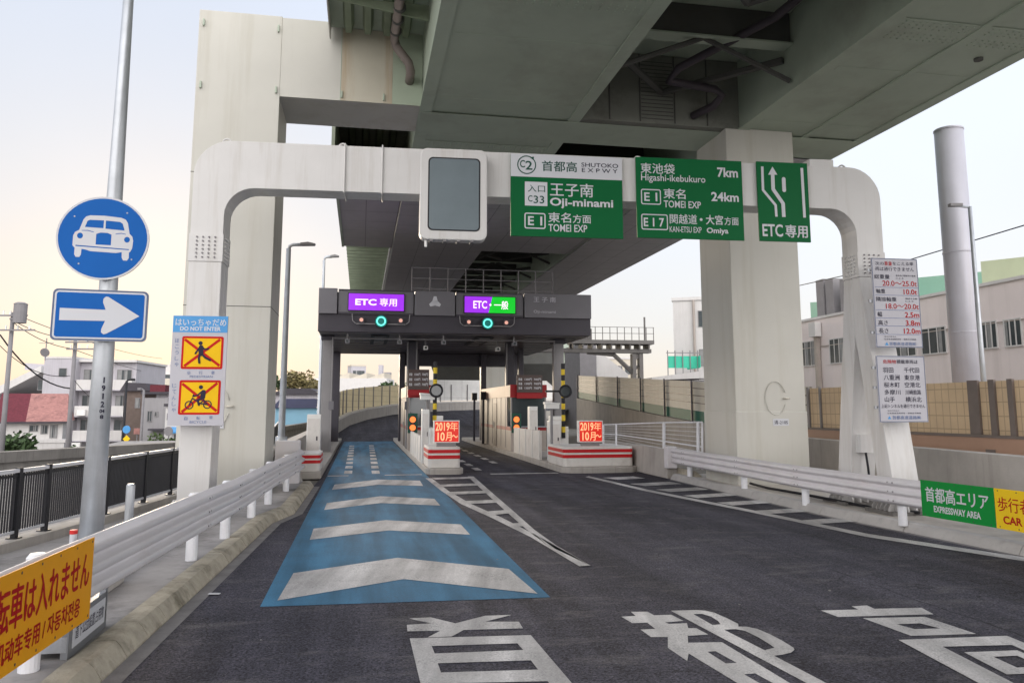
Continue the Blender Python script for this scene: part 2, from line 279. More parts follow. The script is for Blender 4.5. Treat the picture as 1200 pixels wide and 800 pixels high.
mat('marker_red', (0.6, 0.03, 0.03), 0.5, 0.05, 2)
emit('led_purple', (0.40, 0.03, 0.95), 0.50)
emit('led_green', (0.0, 0.80, 0.03), 0.40)
emit('led_white', (1.0, 0.78, 1.0), 0.75)
emit('led_red', (1.0, 0.03, 0.012), 0.33)
emit('led_orange', (1.0, 0.40, 0.20), 0.85)
emit('signal_teal', (0.15, 1.0, 0.75), 0.95)
emit('signal_glow', (0.0, 0.30, 0.26), 0.22)
emit('amber_lamp', (1.0, 0.20, 0.04), 0.9)
emit('lamp_pink', (0.9, 0.45, 0.35), 0.5)

# ------------------------------------------------------------------ mesh tools
TEXT_CACHE = {}
def glyph(s, bold=0.0):
    k = (s, bold)
    if k not in TEXT_CACHE:
        c = bpy.data.curves.new("lettering", 'FONT'); c.body = s; c.size = 1; c.resolution_u = 3; c.offset = bold
        o = bpy.data.objects.new("lettering", c); COL.objects.link(o)
        m = bpy.data.meshes.new_from_object(o.evaluated_get(bpy.context.evaluated_depsgraph_get()))
        vv = [(v.co.x, v.co.y) for v in m.vertices]; ff = [tuple(p.vertices) for p in m.polygons]
        bpy.data.objects.remove(o); bpy.data.curves.remove(c); bpy.data.meshes.remove(m)
        TEXT_CACHE[k] = (vv, ff)
    return TEXT_CACHE[k]
def flat_fill(loops):
    """fill closed loops (outer and holes) -> 2D verts, faces"""
    c = bpy.data.curves.new("fill", 'CURVE'); c.dimensions = '2D'; c.fill_mode = 'BOTH'
    for lp in loops:
        sp = c.splines.new('POLY'); sp.points.add(len(lp) - 1); sp.use_cyclic_u = True
        for p, q in zip(sp.points, lp): p.co = (q[0], q[1], 0, 1)
    o = bpy.data.objects.new("fill", c); COL.objects.link(o)
    m = bpy.data.meshes.new_from_object(o.evaluated_get(bpy.context.evaluated_depsgraph_get()))
    r = ([(v.co.x, v.co.y) for v in m.vertices], [tuple(p.vertices) for p in m.polygons])
    bpy.data.objects.remove(o); bpy.data.curves.remove(c); bpy.data.meshes.remove(m); return r

class MB:
    def __init__(s): s.v = []; s.f = []; s.fm = []; s.mats = []
    def mi(s, m):
        if m not in s.mats: s.mats.append(m)
        return s.mats.index(m)
    def add(s, vs, fs, m):
        k = len(s.v); s.v += [tuple(p) for p in vs]; i = s.mi(m)
        for f in fs: s.f.append(tuple(k + j for j in f)); s.fm.append(i)
        return s
    def box(s, x0, x1, y0, y1, z0, z1, m):
        v = [(x0, y0, z0), (x1, y0, z0), (x1, y1, z0), (x0, y1, z0), (x0, y0, z1), (x1, y0, z1), (x1, y1, z1), (x0, y1, z1)]
        return s.add(v, [(3, 2, 1, 0), (4, 5, 6, 7), (0, 1, 5, 4), (1, 2, 6, 5), (2, 3, 7, 6), (3, 0, 4, 7)], m)
    def prism(s, poly, mp, ext, m):
        """poly of (u,v), mp(u,v)->3D, extruded by vector ext"""
        n = len(poly); a = [Vector(mp(u, v)) for u, v in poly]; e = Vector(ext)
        return s.add([*a, *[p + e for p in a]], [tuple(range(n)), tuple(reversed(range(n, 2 * n)))] + [(i, n + i, n + (i + 1) % n, (i + 1) % n) for i in range(n)], m)
    def cyl(s, p0, p1, r0, r1=None, n=12, m=None, caps=True):
        r1 = r0 if r1 is None else r1
        p0, p1 = Vector(p0), Vector(p1); d = (p1 - p0).normalized(); a = d.orthogonal().normalized(); b = d.cross(a)
        v = [p0 + (a * math.cos(t) + b * math.sin(t)) * r0 for t in [2 * math.pi * i / n for i in range(n)]] + \
            [p1 + (a * math.cos(t) + b * math.sin(t)) * r1 for t in [2 * math.pi * i / n for i in range(n)]]
        f = [(i, (i + 1) % n, n + (i + 1) % n, n + i) for i in range(n)]
        if caps: f += [tuple(reversed(range(n))), tuple(range(n, 2 * n))]
        return s.add(v, f, m)
    def tube(s, pts, r, n=8, m=None, closed=False):
        P = [Vector(p) for p in pts]; N = len(P); v = []; a = None
        for i in range(N):
            d = (P[(i + 1) % N] - P[i - 1]) if closed else (P[min(i + 1, N - 1)] - P[max(i - 1, 0)])
            d.normalize(); a = d.orthogonal() if a is None else (a - d * a.dot(d)); a.normalize(); b = d.cross(a)
            rr = r[i] if isinstance(r, (list, tuple)) else r
            v += [P[i] + (a * math.cos(2 * math.pi * k / n) + b * math.sin(2 * math.pi * k / n)) * rr for k in range(n)]
        f = [(i * n + k, i * n + (k + 1) % n, ((i + 1) % N) * n + (k + 1) % n, ((i + 1) % N) * n + k) for i in range(N if closed else N - 1) for k in range(n)]
        if not closed: f += [tuple(reversed(range(n))), tuple((N - 1) * n + k for k in range(n))]
        return s.add(v, f, m)
    def sweep(s, prof, path, m, closed=True, zfun=None):
        """prof: (offset across to the right, z); path: (c,a[,z]) road-frame points; gives world-of-road-frame coords (c,a,z)"""
        N = len(path); v = []; n = len(prof)
        for i in range(N):
            p = path[i]; q0 = path[max(i - 1, 0)]; q1 = path[min(i + 1, N - 1)]
            dx, dy = q1[0] - q0[0], q1[1] - q0[1]; l = math.hypot(dx, dy); rx, ry = dy / l, -dx / l
            zz = p[2] if len(p) > 2 else 0
            v += [(p[0] + rx * o, p[1] + ry * o, zz + z) for o, z in prof]
        f = [(i * n + k, i * n + (k + 1) % n, (i + 1) * n + (k + 1) % n, (i + 1) * n + k) for i in range(N - 1) for k in range(n if closed else n - 1)]
        if closed: f += [tuple(reversed(range(n))), tuple((N - 1) * n + k for k in range(n))]
        return s.add(v, f, m)
    def text(s, t, x0, x1, z0, z1, y, m, bold=0.0, mp=None):
        cjk = any(ord(ch) > 0x2E7F for ch in t)
        vv, ff = glyph(t, 0.0 if cjk else bold)
        if not vv: return s
        if cjk and bold > 0.004 and not mp:
            e = bold * (z1 - z0) * 0.9; k = 0
            for dx, dz in ((-e, 0), (e, 0), (0, -e * 0.7), (0, e * 0.7)):
                k += 1; s.text(t, x0 + dx, x1 + dx, z0 + dz, z1 + dz, y + 0.0003 * k, m, 0.0)
        ax, bx = min(p[0] for p in vv), max(p[0] for p in vv); ay, by = min(p[1] for p in vv), max(p[1] for p in vv)
        q = [(x0 + (p[0] - ax) / (bx - ax) * (x1 - x0), z0 + (p[1] - ay) / (by - ay) * (z1 - z0)) for p in vv]
        return s.add([(mp(*p) if mp else (p[0], y, p[1])) for p in q], ff, m)
    def stroke(s, pts, w, y, m):
        for i in range(len(pts) - 1):
            (x0, z0), (x1, z1) = pts[i], pts[i + 1]; l = math.hypot(x1 - x0, z1 - z0); nx, nz = -(z1 - z0) / l * w / 2, (x1 - x0) / l * w / 2
            yy = y - 0.0004 * (i % 2)
            s.add([(x0 + nx, yy, z0 + nz), (x0 - nx, yy, z0 - nz), (x1 - nx, yy, z1 - nz), (x1 + nx, yy, z1 + nz)], [(0, 1, 2, 3)], m)
            if 0 < i: s.disc(x0, z0, w / 2, y - 0.0008, m, 12)
        return s
    def disc(s, x, z, r, y, m, n=20, rz=None):
        return s.add([(x + r * math.cos(2 * math.pi * i / n), y, z + (rz or r) * math.sin(2 * math.pi * i / n)) for i in range(n)], [tuple(range(n))], m)
    def ring(s, x, z, r0, r1, y, m, n=28, asp=1.0):
        v = [(x + r * math.cos(2 * math.pi * i / n), y, z + asp * r * math.sin(2 * math.pi * i / n)) for r in (r0, r1) for i in range(n)]
        return s.add(v, [(i, (i + 1) % n, n + (i + 1) % n, n + i) for i in range(n)], m)
    def rrect(s, x0, x1, z0, z1, r, y, m, k=5):
        return s.add([(x, y, z) for x, z in rr_pts(x0, x1, z0, z1, r, k)], [tuple(range(4 * (k + 1)))], m)
    def rframe(s, x0, x1, z0, z1, r, t, y, m, k=5):
        a = rr_pts(x0, x1, z0, z1, r, k); b = rr_pts(x0 + t, x1 - t, z0 + t, z1 - t, max(r - t, 0.002), k); n = len(a)
        return s.add([(x, y, z) for x, z in a + b], [(i, (i + 1) % n, n + (i + 1) % n, n + i) for i in range(n)], m)
    def build(s, name, parent=None, bevel=0, smooth=False, normals=True):
        me = bpy.data.meshes.new(name); me.from_pydata(s.v, [], s.f)
        for m in s.mats: me.materials.append(MATS[m])
        me.polygons.foreach_set('material_index', s.fm)
        if normals:
            b = bmesh.new(); b.from_mesh(me); bmesh.ops.recalc_face_normals(b, faces=b.faces); b.to_mesh(me); b.free()
        if smooth:
            for p in me.polygons: p.use_smooth = len(p.vertices) == 4
        me.update()
        o = bpy.data.objects.new(name, me); COL.objects.link(o)
        if parent: o.parent = parent
        if bevel:
            md = o.modifiers.new('bevel', 'BEVEL'); md.width = bevel; md.segments = 2; md.limit_method = 'ANGLE'; md.angle_limit = R_(50)
        return o
def rr_pts(x0, x1, z0, z1, r, k=5):
    p = []
    for cx, cz, a0 in ((x1 - r, z1 - r, 0), (x0 + r, z1 - r, 90), (x0 + r, z0 + r, 180), (x1 - r, z0 + r, 270)):
        p += [(cx + r * math.cos(R_(a0 + 90 * i / k)), cz + r * math.sin(R_(a0 + 90 * i / k))) for i in range(k + 1)]
    return p
def tag(o, label, cat, group=None):
    o['label'] = label; o['category'] = cat
    if group: o['group'] = group
    return o
def thing(name, label, cat, loc=(0, 0, 0), rot=0.0, group=None):
    o = bpy.data.objects.new(name, None); COL.objects.link(o); o.location = loc; o.rotation_euler = (0, 0, rot); o.empty_display_size = 0.3
    return tag(o, label, cat, group)
def road_thing(name, label, cat, c=0, a=0, z=0, group=None): return thing(name, label, cat, W(c, a, z), PHI, group)
def structure(o): o['kind'] = 'structure'; return o
def place_road(o): o.rotation_euler = (0, 0, PHI); return o           # mesh built in (c, a, z)
def dup(root, loc, rot=None, label=None, group=None):
    r = root.copy(); COL.objects.link(r); r.location = loc
    if rot is not None: r.rotation_euler = (0, 0, rot)
    if label: r['label'] = label
    if group: r['group'] = group
    for ch in list(root.children):
        c = ch.copy(); COL.objects.link(c); c.parent = r
        for g in list(ch.children):
            d = g.copy(); COL.objects.link(d); d.parent = c
    return r
class Face:
    """maps measured points of a sign face to its own (x, z)"""
    def __init__(s, TL, TR, BL, BR, w, h): s.q = (TL, TR, BL, BR); s.w = w; s.h = h
    def pt(s, x, y):
        TL, TR, BL, BR = s.q; fy = 0.5
        for _ in range(3):
            xl = TL[0] + (BL[0] - TL[0]) * fy; xr = TR[0] + (BR[0] - TR[0]) * fy; fx = (x - xl) / (xr - xl)
            t = TL[1] + (TR[1] - TL[1]) * fx; b = BL[1] + (BR[1] - BL[1]) * fx; fy = (y - t) / (b - t)
        return (fx * s.w, (1 - fy) * s.h)
    def rect(s, x0, x1, y0, y1):
        xm, ym = (x0 + x1) / 2, (y0 + y1) / 2
        return (s.pt(x0, ym)[0], s.pt(x1, ym)[0], s.pt(xm, y1)[1], s.pt(xm, y0)[1])

# ================================================================== SETTING
# ground: level near the road, dropping beyond the flood wall on the left
wl = [(-60, -70), (-22, 11.6), gp(0, 530, 0.7)[:2], gp(217, 518, 0.7)[:2], (-14.6, 46), (-20, 90), (-60, 260), (-600, 3000)]
g = MB()
n = len(wl)
g.add([(x, y, -0.05) for x, y in wl] + [(3000, 3000, -0.05), (3000, -70, -0.05)], [tuple(range(n + 2))], 'soil')
g.add([(x, y, -0.05) for x, y in wl] + [(x, y, -4.2) for x, y in wl], [(i, i + 1, n + i + 1, n + i) for i in range(n - 1)], 'concrete_dark')
g.add([(x, y, -4.2) for x, y in wl] + [(-3000, 3000, -4.2), (-3000, -70, -4.2)], [tuple(range(n + 2))], 'soil')
structure(g.build('ground', normals=False))

KL = [(-2.05, -30), (-1.98, 0), (-1.84, 6.6), (-1.64, 11.1), (-1.48, 14.7), (-1.2, 15.9), (-1.14, 21.2), (-1.05, 24.3), (-1.05, 48)]
KR = [(9.6, -30), (9.2, 4), (8.88, 9.7), (8.55, 14.0), (8.55, 16.7), (8.6, 21.5), (8.5, 24.2), (8.5, 48)]
r = MB(); nl, nr = len(KL), len(KR)
for i in range(1):
    pts = [(c, a, 0) for c, a in KL] + [(c, a, 0) for c, a in reversed(KR)]
    r.add(pts, [tuple(range(len(pts)))], 'asphalt')
structure(place_road(r.build('road', normals=False)))
# the ramp beyond the toll gate, rising and bending right
RO = [(-1.72, 47.9, 0), (-1.66, 52, 0.05), (-1.45, 58, 0.25), (-0.8, 64, 0.6), (0.6, 70, 0.95), (3, 77, 1.3), (6, 82, 1.5), (10, 87, 1.65), (16, 92, 1.8), (24, 96, 1.95), (36, 99, 2.05)]
RI = [(8.5, 47.9, 0), (8.6, 52, 0.05), (8.8, 57, 0.25), (9.3, 61, 0.6), (10.2, 65, 0.95), (12, 69, 1.3), (14, 72, 1.5), (17, 75, 1.65), (22, 78, 1.8), (28, 80, 1.95), (37, 82, 2.05)]
r = MB(); n = len(RO)
r.add(RO + RI, [(i, i + 1, n + i + 1, n + i) for i in range(n - 1)], 'asphalt')
structure(place_road(r.build('ramp_road', normals=False)))
# pavements
p = MB()
p.add([(c - 0.2, a, 0.14) for c, a in KL[:7]] + [(-6.5, 21.2, 0.14), (-6.5, 48, 0.14), (-13, 48, 0.14), (-11, 30, 0.14), (-9.5, 15, 0.14), (-7.2, 0, 0.14), (-7, -30, 0.14)], [tuple(range(14))], 'pavement')
structure(place_road(p.build('left_pavement', normals=False)))
p = MB()
p.add([(c + 0.2, a, 0.14) for c, a in KR[:6]] + [(14, 21.5, 0.14), (14, -30, 0.14)], [tuple(range(8))], 'pavement_pale')
structure(place_road(p.build('right_pavement', normals=False)))
# kerbs cut into stones, gutter strips
def kerb(path, side, name, mt='kerb_stone', slen=0.6):
    k = MB(); segs = []
    for (c0, a0), (c1, a1) in zip(path[:-1], path[1:]):
        L = math.hypot(c1 - c0, a1 - a0); m = max(1, round(L / slen))
        for i in range(m):
            e = 0.007 / L
            segs.append(((c0 + (c1 - c0) * (i / m + e), a0 + (a1 - a0) * (i / m + e)), (c0 + (c1 - c0) * ((i + 1) / m - e), a0 + (a1 - a0) * ((i + 1) / m - e))))
    prof = [(0.02, -0.04), (0.02, 0.02), (-0.03, 0.10), (-0.07, 0.143), (-0.12, 0.152), (-0.24, 0.150), (-0.24, -0.04)]
    for p0, p1 in segs:
        dz = random.uniform(-0.004, 0.004)
        k.sweep([(side * o, z + dz) for o, z in prof], [p0, p1], mt)
    return structure(place_road(k.build(name)))
kerb(KL[:7], 1, 'left_kerb'); kerb(KR[:6], -1, 'right_kerb', 'kerb_pale', 2.0)
gt = MB(); gt.sweep([(0.02, 0.004), (0.17, 0.004)], KL[:7], 'gutter', closed=False); structure(place_road(gt.build('left_gutter', normals=False)))
gt = MB(); gt.sweep([(-0.02, 0.004), (-0.12, 0.004)], KR[:6], 'gutter', closed=False); structure(place_road(gt.build('right_gutter', normals=False)))

# ------------------------------------------------------------------ road paint
Z1, Z2, Z3 = 0.004, 0.008, 0.012
b = MB(); b.add([(-0.95, 8.70, Z1), (2.03, 8.55, Z1), (1.98, 23.6, Z1), (1.92, 47, Z1), (1.92, 51.0, Z1), (-0.9, 51.2, Z1), (-0.92, 24, Z1)], [tuple(range(7))], 'blue_paint')
structure(place_road(b.build('blue_lane_paint', normals=False)))
def ground_poly(mb, pts, z, m): mb.add([gp(x, y, z) for x, y in pts], [tuple(range(len(pts)))], m)
w = MB()
for q in ([(325, 703), (344, 671), (466, 653), (596, 666), (630, 695), (473, 678)], [(363, 632), (367.5, 619), (452, 609), (540, 614), (551, 626), (455.6, 621)],
          [(380, 597), (383, 589), (446, 581), (509, 584), (516, 592), (446, 589)], [(389, 573.5), (392, 567.5), (442.5, 561.5), (492, 562.8), (496, 569), (442.5, 567.6)]):
    ground_poly(w, q[:3] + [q[5]], Z2, 'white_paint'); 
    w.add([gp(x, y, Z2) for x, y in (q[5], q[2], q[3], q[4])], [(0, 1, 2, 3)], 'white_paint')
structure(w.build('chevron_paint', normals=False))
w = MB()
for (xa, ya), (xb, yb) in (((412.5, 521), (407.8, 555)), ((435, 520.6), (440.6, 555))):
    p0, p1 = to_ca(gp(xa, ya)), to_ca(gp(xb, yb)); k = 9
    for i in range(k):
        t0 = i / k; a0 = p1[1] + (p0[1] - p1[1]) * t0; c0 = p1[0] + (p0[0] - p1[0]) * t0; L = (p0[1] - p1[1]) / k * 0.55
        w.box(c0 - 0.12, c0 + 0.12, a0, a0 + L, Z2 - 0.001, Z2, 'white_paint')
for pts in ([(555, 530), (576, 541), (586, 545)], [(548, 542), (554, 545.6), (561, 551)]):
    p0, p1 = to_ca(gp(*pts[0])), to_ca(gp(*pts[-1])); k = 6
    for i in range(k):
        t = i / (k - 1); c0 = p0[0] + (p1[0] - p0[0]) * t; a0 = p1[1] + 2.0 * i + (0 if pts[0][0] == 548 else 1)
        c0 = p1[0]; w.box(c0 - 0.11, c0 + 0.11, a0, a0 + 1.05, Z2 - 0.001, Z2, 'white_paint')
a_st = to_ca(gp(456, 557))[1]
w.box(0.75, 1.85, a_st, a_st + 0.22, Z2, Z2 + 0.001, 'white_paint'); w.box(3.9, 6.0, a_st - 0.2, a_st + 0.05, Z2, Z2 + 0.001, 'white_paint')
w.box(-0.9, -0.3, a_st, a_st + 0.22, Z2, Z2 + 0.001, 'white_paint')
structure(place_road(w.build('lane_dash_paint')))
# gore in front of the middle island
w = MB()
Lo = [(498.7, 560), (517.5, 575), (540, 590), (577.5, 607), (622, 629), (679, 663)]
Li = [(506, 560), (526, 575), (552, 590), (588, 606), (629, 627), (684, 660)]
Ro = [(555, 558), (579, 579), (600, 597), (626, 620), (652.5, 639), (692, 662)]
Ri = [(548, 558), (571, 579), (591, 597), (617, 620), (641, 638), (688, 661)]
for A, B in ((Lo, Li), (Ro, Ri)):
    for i in range(5): ground_poly(w, [A[i], A[i + 1], B[i + 1], B[i]], Z2, 'white_paint')
ground_poly(w, [Lo[5], Ro[5], Ri[4], Li[4]], Z3, 'white_paint')
for x0, y0, x1, y1, th in ((506, 559.5, 549, 558.5, 2.0), (514, 567.5, 558, 566, 2.4), (527, 576, 568, 574.5, 3), (545, 586.5, 580, 585, 3.6), (569, 599, 594, 597, 4.2), (598, 613, 610, 612, 4)):
    ground_poly(w, [(x0, y0), (x1, y1), (x1 + 3, y1 + th), (x0 + 4, y0 + th)], Z3, 'white_paint')
structure(w.build('gore_paint', normals=False))
# right edge line with slanted bars
w = MB()
E0 = [(690, 557.5), (760, 573.5), (883, 597.5), (1017, 625), (1200, 652.5), (1330, 672)]
E1 = [(686, 558.5), (757, 575.2), (881, 600), (1015, 628.5), (1200, 657), (1330, 678)]
for i in range(5): ground_poly(w, [E0[i], E0[i + 1], E1[i + 1], E1[i]], Z2, 'white_paint')
for x0, y0, x1, y1, th in ((706, 559.5, 742, 557.8, 2.2), (738, 566.5, 785, 564, 2.6), (768, 573.2, 817, 570.5, 2.8), (800, 580.2, 852, 577, 3.0), (840, 588.4, 896, 585.2, 3.4), (885, 597.8, 946, 594.5, 3.8), (940, 609, 1006, 605.2, 4.4)):
    ground_poly(w, [(x0, y0), (x1, y1), (x1 + 14, y1 + th), (x0 + 18, y0 + th)], Z3, 'white_paint')
structure(w.build('edge_line_paint', normals=False))
# the big characters on the asphalt (three, read by a driver)
def road_glyph(shapes, name, fn):
    w = MB(); k = 0
    for loops in shapes:
        vv, ff = flat_fill([[gp(*fn(x, y))[:2] for x, y in lp] for lp in loops])
        w.add([(x, y, Z1 + 0.0012 * k) for x, y in vv], ff, 'white_paint'); k += 1
    return structure(w.build(name, normals=False))
f1 = lambda x, y: (460 + x / 4.615, 690 + y / 4.615)
f2 = lambda x, y: (720 + x / 2.5, 690 + y / 2.5)
road_glyph([[[(90, 160), (205, 153), (340, 186), (500, 145), (645, 140), (500, 177), (683, 177), (706, 213), (385, 222), (320, 257), (190, 262), (258, 226), (80, 229), (78, 194), (210, 186)]],
            [[(93, 268), (748, 250), (968, 508), (1290, 890), (330, 905), (150, 508)], [(212, 310), (675, 295), (707, 331), (228, 350)], [(245, 403), (748, 387), (787, 437), (262, 453)], [(275, 512), (838, 500), (905, 570), (300, 582)], [(315, 655), (965, 640), (1050, 740), (345, 760)]]],
           'road_lettering_paint', f1)
f3 = lambda x, y: (715 + x / 5, 700 + y / 5)
road_glyph([[[(65, 112), (150, 108), (122, 84), (218, 83), (258, 104), (358, 101), (430, 137), (322, 146), (345, 155), (450, 150), (458, 180), (505, 180), (575, 217), (455, 225), (457, 265), (655, 262), (1300, 650), (990, 650), (460, 328), (452, 372), (338, 295), (338, 232), (240, 232), (178, 188), (265, 184), (218, 148), (130, 150)],
             [(570, 318), (618, 315), (742, 383), (678, 387)], [(785, 450), (850, 445), (960, 505), (890, 510)], [(985, 570), (1050, 565), (1110, 600), (1040, 604)]],
            [[(355, 78), (500, 74), (560, 78), (610, 90), (680, 120), (750, 155), (752, 171), (800, 172), (860, 184), (940, 218), (1010, 255), (1075, 295), (1080, 308), (1060, 324), (1010, 336), (960, 342), (1520, 635), (1400, 635)],
             [(488, 98), (540, 97), (590, 112), (632, 138), (648, 158), (600, 162)], [(668, 190), (735, 186), (790, 196), (870, 235), (935, 275), (962, 295), (905, 310)]]], 'road_lettering_paint', f3)
road_glyph([[[(605, 63), (715, 60), (695, 51), (740, 48), (762, 58), (900, 55), (935, 74), (655, 82)]],
            [[(728, 86), (910, 82), (1060, 132), (870, 138)], [(828, 104), (895, 101), (955, 116), (880, 118)]],
            [[(832, 150), (1150, 138), (1560, 305), (1475, 305), (1165, 165), (962, 170), (1225, 305), (1120, 305)]],
            [[(1025, 187), (1180, 181), (1330, 245), (1150, 252)], [(1110, 200), (1180, 197), (1250, 228), (1180, 232)]]], 'road_lettering_paint', f2)

# ================================================================== VIADUCT
PA = 18.2                                             # near pier, distance along
ZS, ZD = 9.1, 10.9                                    # girder soffit, deck underside
def vpath(c):                                         # centre-line offsets: straight, then a right-hand bend
    P = [(c, -45), (c, 0), (c, 20), (c, 40), (c, 60), (c, 75)]
    Rr = 70.0; cc = 6.5 + Rr
    for i in range(1, 7):
        t = R_(5 * i); rad = cc - c
        P.append((cc - rad * math.cos(t), 75 + rad * math.sin(t)))
    t = R_(30); P.append((P[-1][0] + 30 * math.sin(t), P[-1][1] + 30 * math.cos(t)))
    return P
via = road_thing('viaduct', 'pale green steel box girder expressway deck passing overhead', 'viaduct', 0, 0)
d = MB()
prof = [(-7.45, ZD), (-7.45, ZD + 0.45), (-7.45, ZD + 1.4), (-7.2, ZD + 1.4), (-7.2, ZD + 0.5), (7.6, ZD + 0.5), (7.6, ZD + 1.4), (7.85, ZD + 1.4), (7.85, ZD)]
d.sweep(prof, vpath(6.5), 'girder_paint'); d.build('deck', via)
for (c0, c1) in ((1.26, 5.15), (9.4, 13.1)):
    d = MB(); cm = (c0 + c1) / 2; h = (c1 - c0) / 2
    d.sweep([(-h, ZS), (h, ZS), (h, ZD - 0.01), (-h, ZD - 0.01)], vpath(cm), 'girder_paint')
    for s in (-1, 1):                                 # thin bottom flange lip and weld line
        d.sweep([(s * (h + 0.05), ZS - 0.035), (s * (h - 0.25), ZS - 0.035), (s * (h - 0.25), ZS - 0.003), (s * (h + 0.05), ZS - 0.003)], vpath(cm)[:6], 'girder_paint')
    for k in range(6): d.box(c0 + 0.3, c1 - 0.3, 1.5 + k * 3.2, 1.7 + k * 3.2, ZS - 0.008, ZS - 0.002, 'girder_paint')
    if c0 > 8: 
        for k in range(8): d.cyl((c0 + 2.9, 4 + 1.35 * k, ZS - 0.05), (c0 + 2.9, 4 + 1.35 * k, ZS - 0.003), 0.09, n=10, m='girder_dark')
        d.box(c0 + 1.9, c0 + 2.05, -5, 60, ZS - 0.04, ZS - 0.004, 'girder_paint')
    d.build('girder', via)
    for a_ in (3.2, 12.6, 21.0, 30.5):
        d = MB(); d.box(c0 + 0.12, c1 - 0.12, a_ - 0.42, a_ + 0.42, ZS - 0.018, ZS - 0.009, 'girder_paint')
        for i_ in range(24):
            for dy in (-0.33, -0.22, -0.11, 0.11, 0.22, 0.33): cx_ = c0 + 0.22 + (c1 - c0 - 0.44) * i_ / 23; d.cyl((cx_, a_ + dy, ZS - 0.034), (cx_, a_ + dy, ZS - 0.0182), 0.018, n=6, m='girder_paint')
        d.build('splice_plate', via)
# ribs under the overhang, cross frames and braces between the girders
d = MB()
for c in (-0.62, -0.18, 0.26, 0.70):
    for a0_, a1_ in ((-14, PA - 0.25), (PA + 2.1, 70)): d.prism([(c, ZD - 0.004), (c + 0.06, ZD - 0.24), (c + 0.19, ZD - 0.24), (c + 0.25, ZD - 0.004)], lambda u, v, a0_=a0_: (u, a0_, v), (0, a1_ - a0_, 0), 'rib_green')
for k in range(20):
    a = -13.4 + k * 3.3
    if abs(a - PA - 0.9) < 1.6: continue
    d.prism([(-0.85, ZD - 0.28), (1.24, ZD - 0.6), (1.24, ZD - 0.245), (-0.85, ZD - 0.245)], lambda u, v, a=a: (u, a, v), (0, 0.05, 0), 'rib_green')
d.box(-0.93, -0.9, PA - 3, PA - 0.1, ZD - 0.35, ZD - 0.003, 'pier_paint')
d.build('overhang_ribs', via)
for k in range(16):
    d = MB(); a = -12 + k * 4.6 + (0.4 if k > 6 else 0)
    if abs(a - PA - 0.9) < 1.6: continue
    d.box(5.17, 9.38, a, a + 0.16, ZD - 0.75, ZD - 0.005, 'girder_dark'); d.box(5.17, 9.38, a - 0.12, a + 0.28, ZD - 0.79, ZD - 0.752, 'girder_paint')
    for s in (0, 1):
        p0 = (5.2, a + 0.3, ZD - 1.0) if s == 0 else (9.35, a + 0.3, ZD - 1.0); p1 = (7.3, a + 2.6, ZD - 1.0)
        d.tube([p0, p1], 0.09, 6, 'girder_dark')
        d.tube([(5.25 + s * 4.1, a + 0.05, ZS + 0.2), (7.3, a + 0.05, ZD - 0.75)], 0.06, 6, 'girder_dark')
    d.build('cross_frame', via)
for c, a0 in ((5.2, 0),):
    d = MB()
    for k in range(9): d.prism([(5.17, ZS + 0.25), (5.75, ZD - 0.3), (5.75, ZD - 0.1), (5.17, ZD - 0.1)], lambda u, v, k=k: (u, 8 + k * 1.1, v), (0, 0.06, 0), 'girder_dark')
    d.build('web_stiffener', via)
# closed soffit panels beyond the pier
d = MB()
d.box(-0.9, 1.2, 22.2, 35.4, ZS - 0.01, ZS + 0.12, 'soffit_panel'); d.box(1.21, 5.2, 22.2, 60, ZS - 0.10, ZS - 0.045, 'soffit_panel')
d.box(5.21, 9.38, 22.2, 35.4, ZS - 0.01, ZS + 0.12, 'soffit_panel')
d.box(9.39, 13.15, 20.1, 60, ZS - 0.10, ZS - 0.045, 'soffit_panel')
d.box(-1.0, -0.905, 22.2, 35.4, ZS - 0.05, ZD + 0.3, 'girder_paint')
d.build('soffit_panels', via)
d = MB()                                               # slatted underside beyond
for k in range(26): d.box(-0.85, 1.2, 36 + k * 0.85, 36.1 + k * 0.85, ZS + 0.25, ZS + 0.5, 'rib_green')
d.box(1.12, 1.2, 35.5, 60, ZS + 0.0, ZS + 0.6, 'white_steel')
d.build('slat_grille', via)
rb = MB()
rb.sweep([(-4.6, 8.6), (-4.4, 7.2), (-2.2, 4.6), (2.2, 4.6), (4.6, 7.2), (4.6, 8.6)], [(10.6, 102.5), (16, 99.5), (24, 98)], 'girder_dark')
tag(place_road(rb.build('ramp_bridge')), 'dark curved ramp bridge glimpsed beyond the booths under the canopy', 'bridge')
# drain pipes
d = MB(); a0 = PA - 0.35
d.tube([(0.75, a0 - 9, ZD - 0.35), (0.55, a0 - 0.2, ZD - 0.45), (0.62, a0 - 0.15, ZD - 0.62), (0.9, a0 - 0.1, ZD - 0.95), (0.95, a0 - 0.1, ZD - 1.15), (0.95, a0 + 0.4, ZD - 1.22)], 0.105, 12, 'pipe_brown')
for k in range(4): d.cyl((0.57 + 0.02 * k, a0 - 0.6 - 0.55 * k, ZD - 0.44), (0.57 + 0.02 * k, a0 - 0.66 - 0.55 * k, ZD - 0.44), 0.135, n=12, m='girder_dark')
d.build('drain_pipe', via, smooth=True)
d = MB()
d.tube([(8.9, a0 - 7, ZD - 0.5), (8.6, a0 - 3, ZD - 0.55), (7.2, a0 - 1.0, ZS + 0.85), (7.1, a0 - 0.6, ZS + 0.7), (8.35, a0 - 0.5, ZS + 0.62), (8.55, a0 - 0.45, ZS + 0.5), (8.4, a0 - 0.3, ZS + 0.28), (8.1, a0 + 0.3, ZS + 0.22)], 0.10, 12, 'pipe_dark')
d.build('drain_pipe', via, smooth=True)

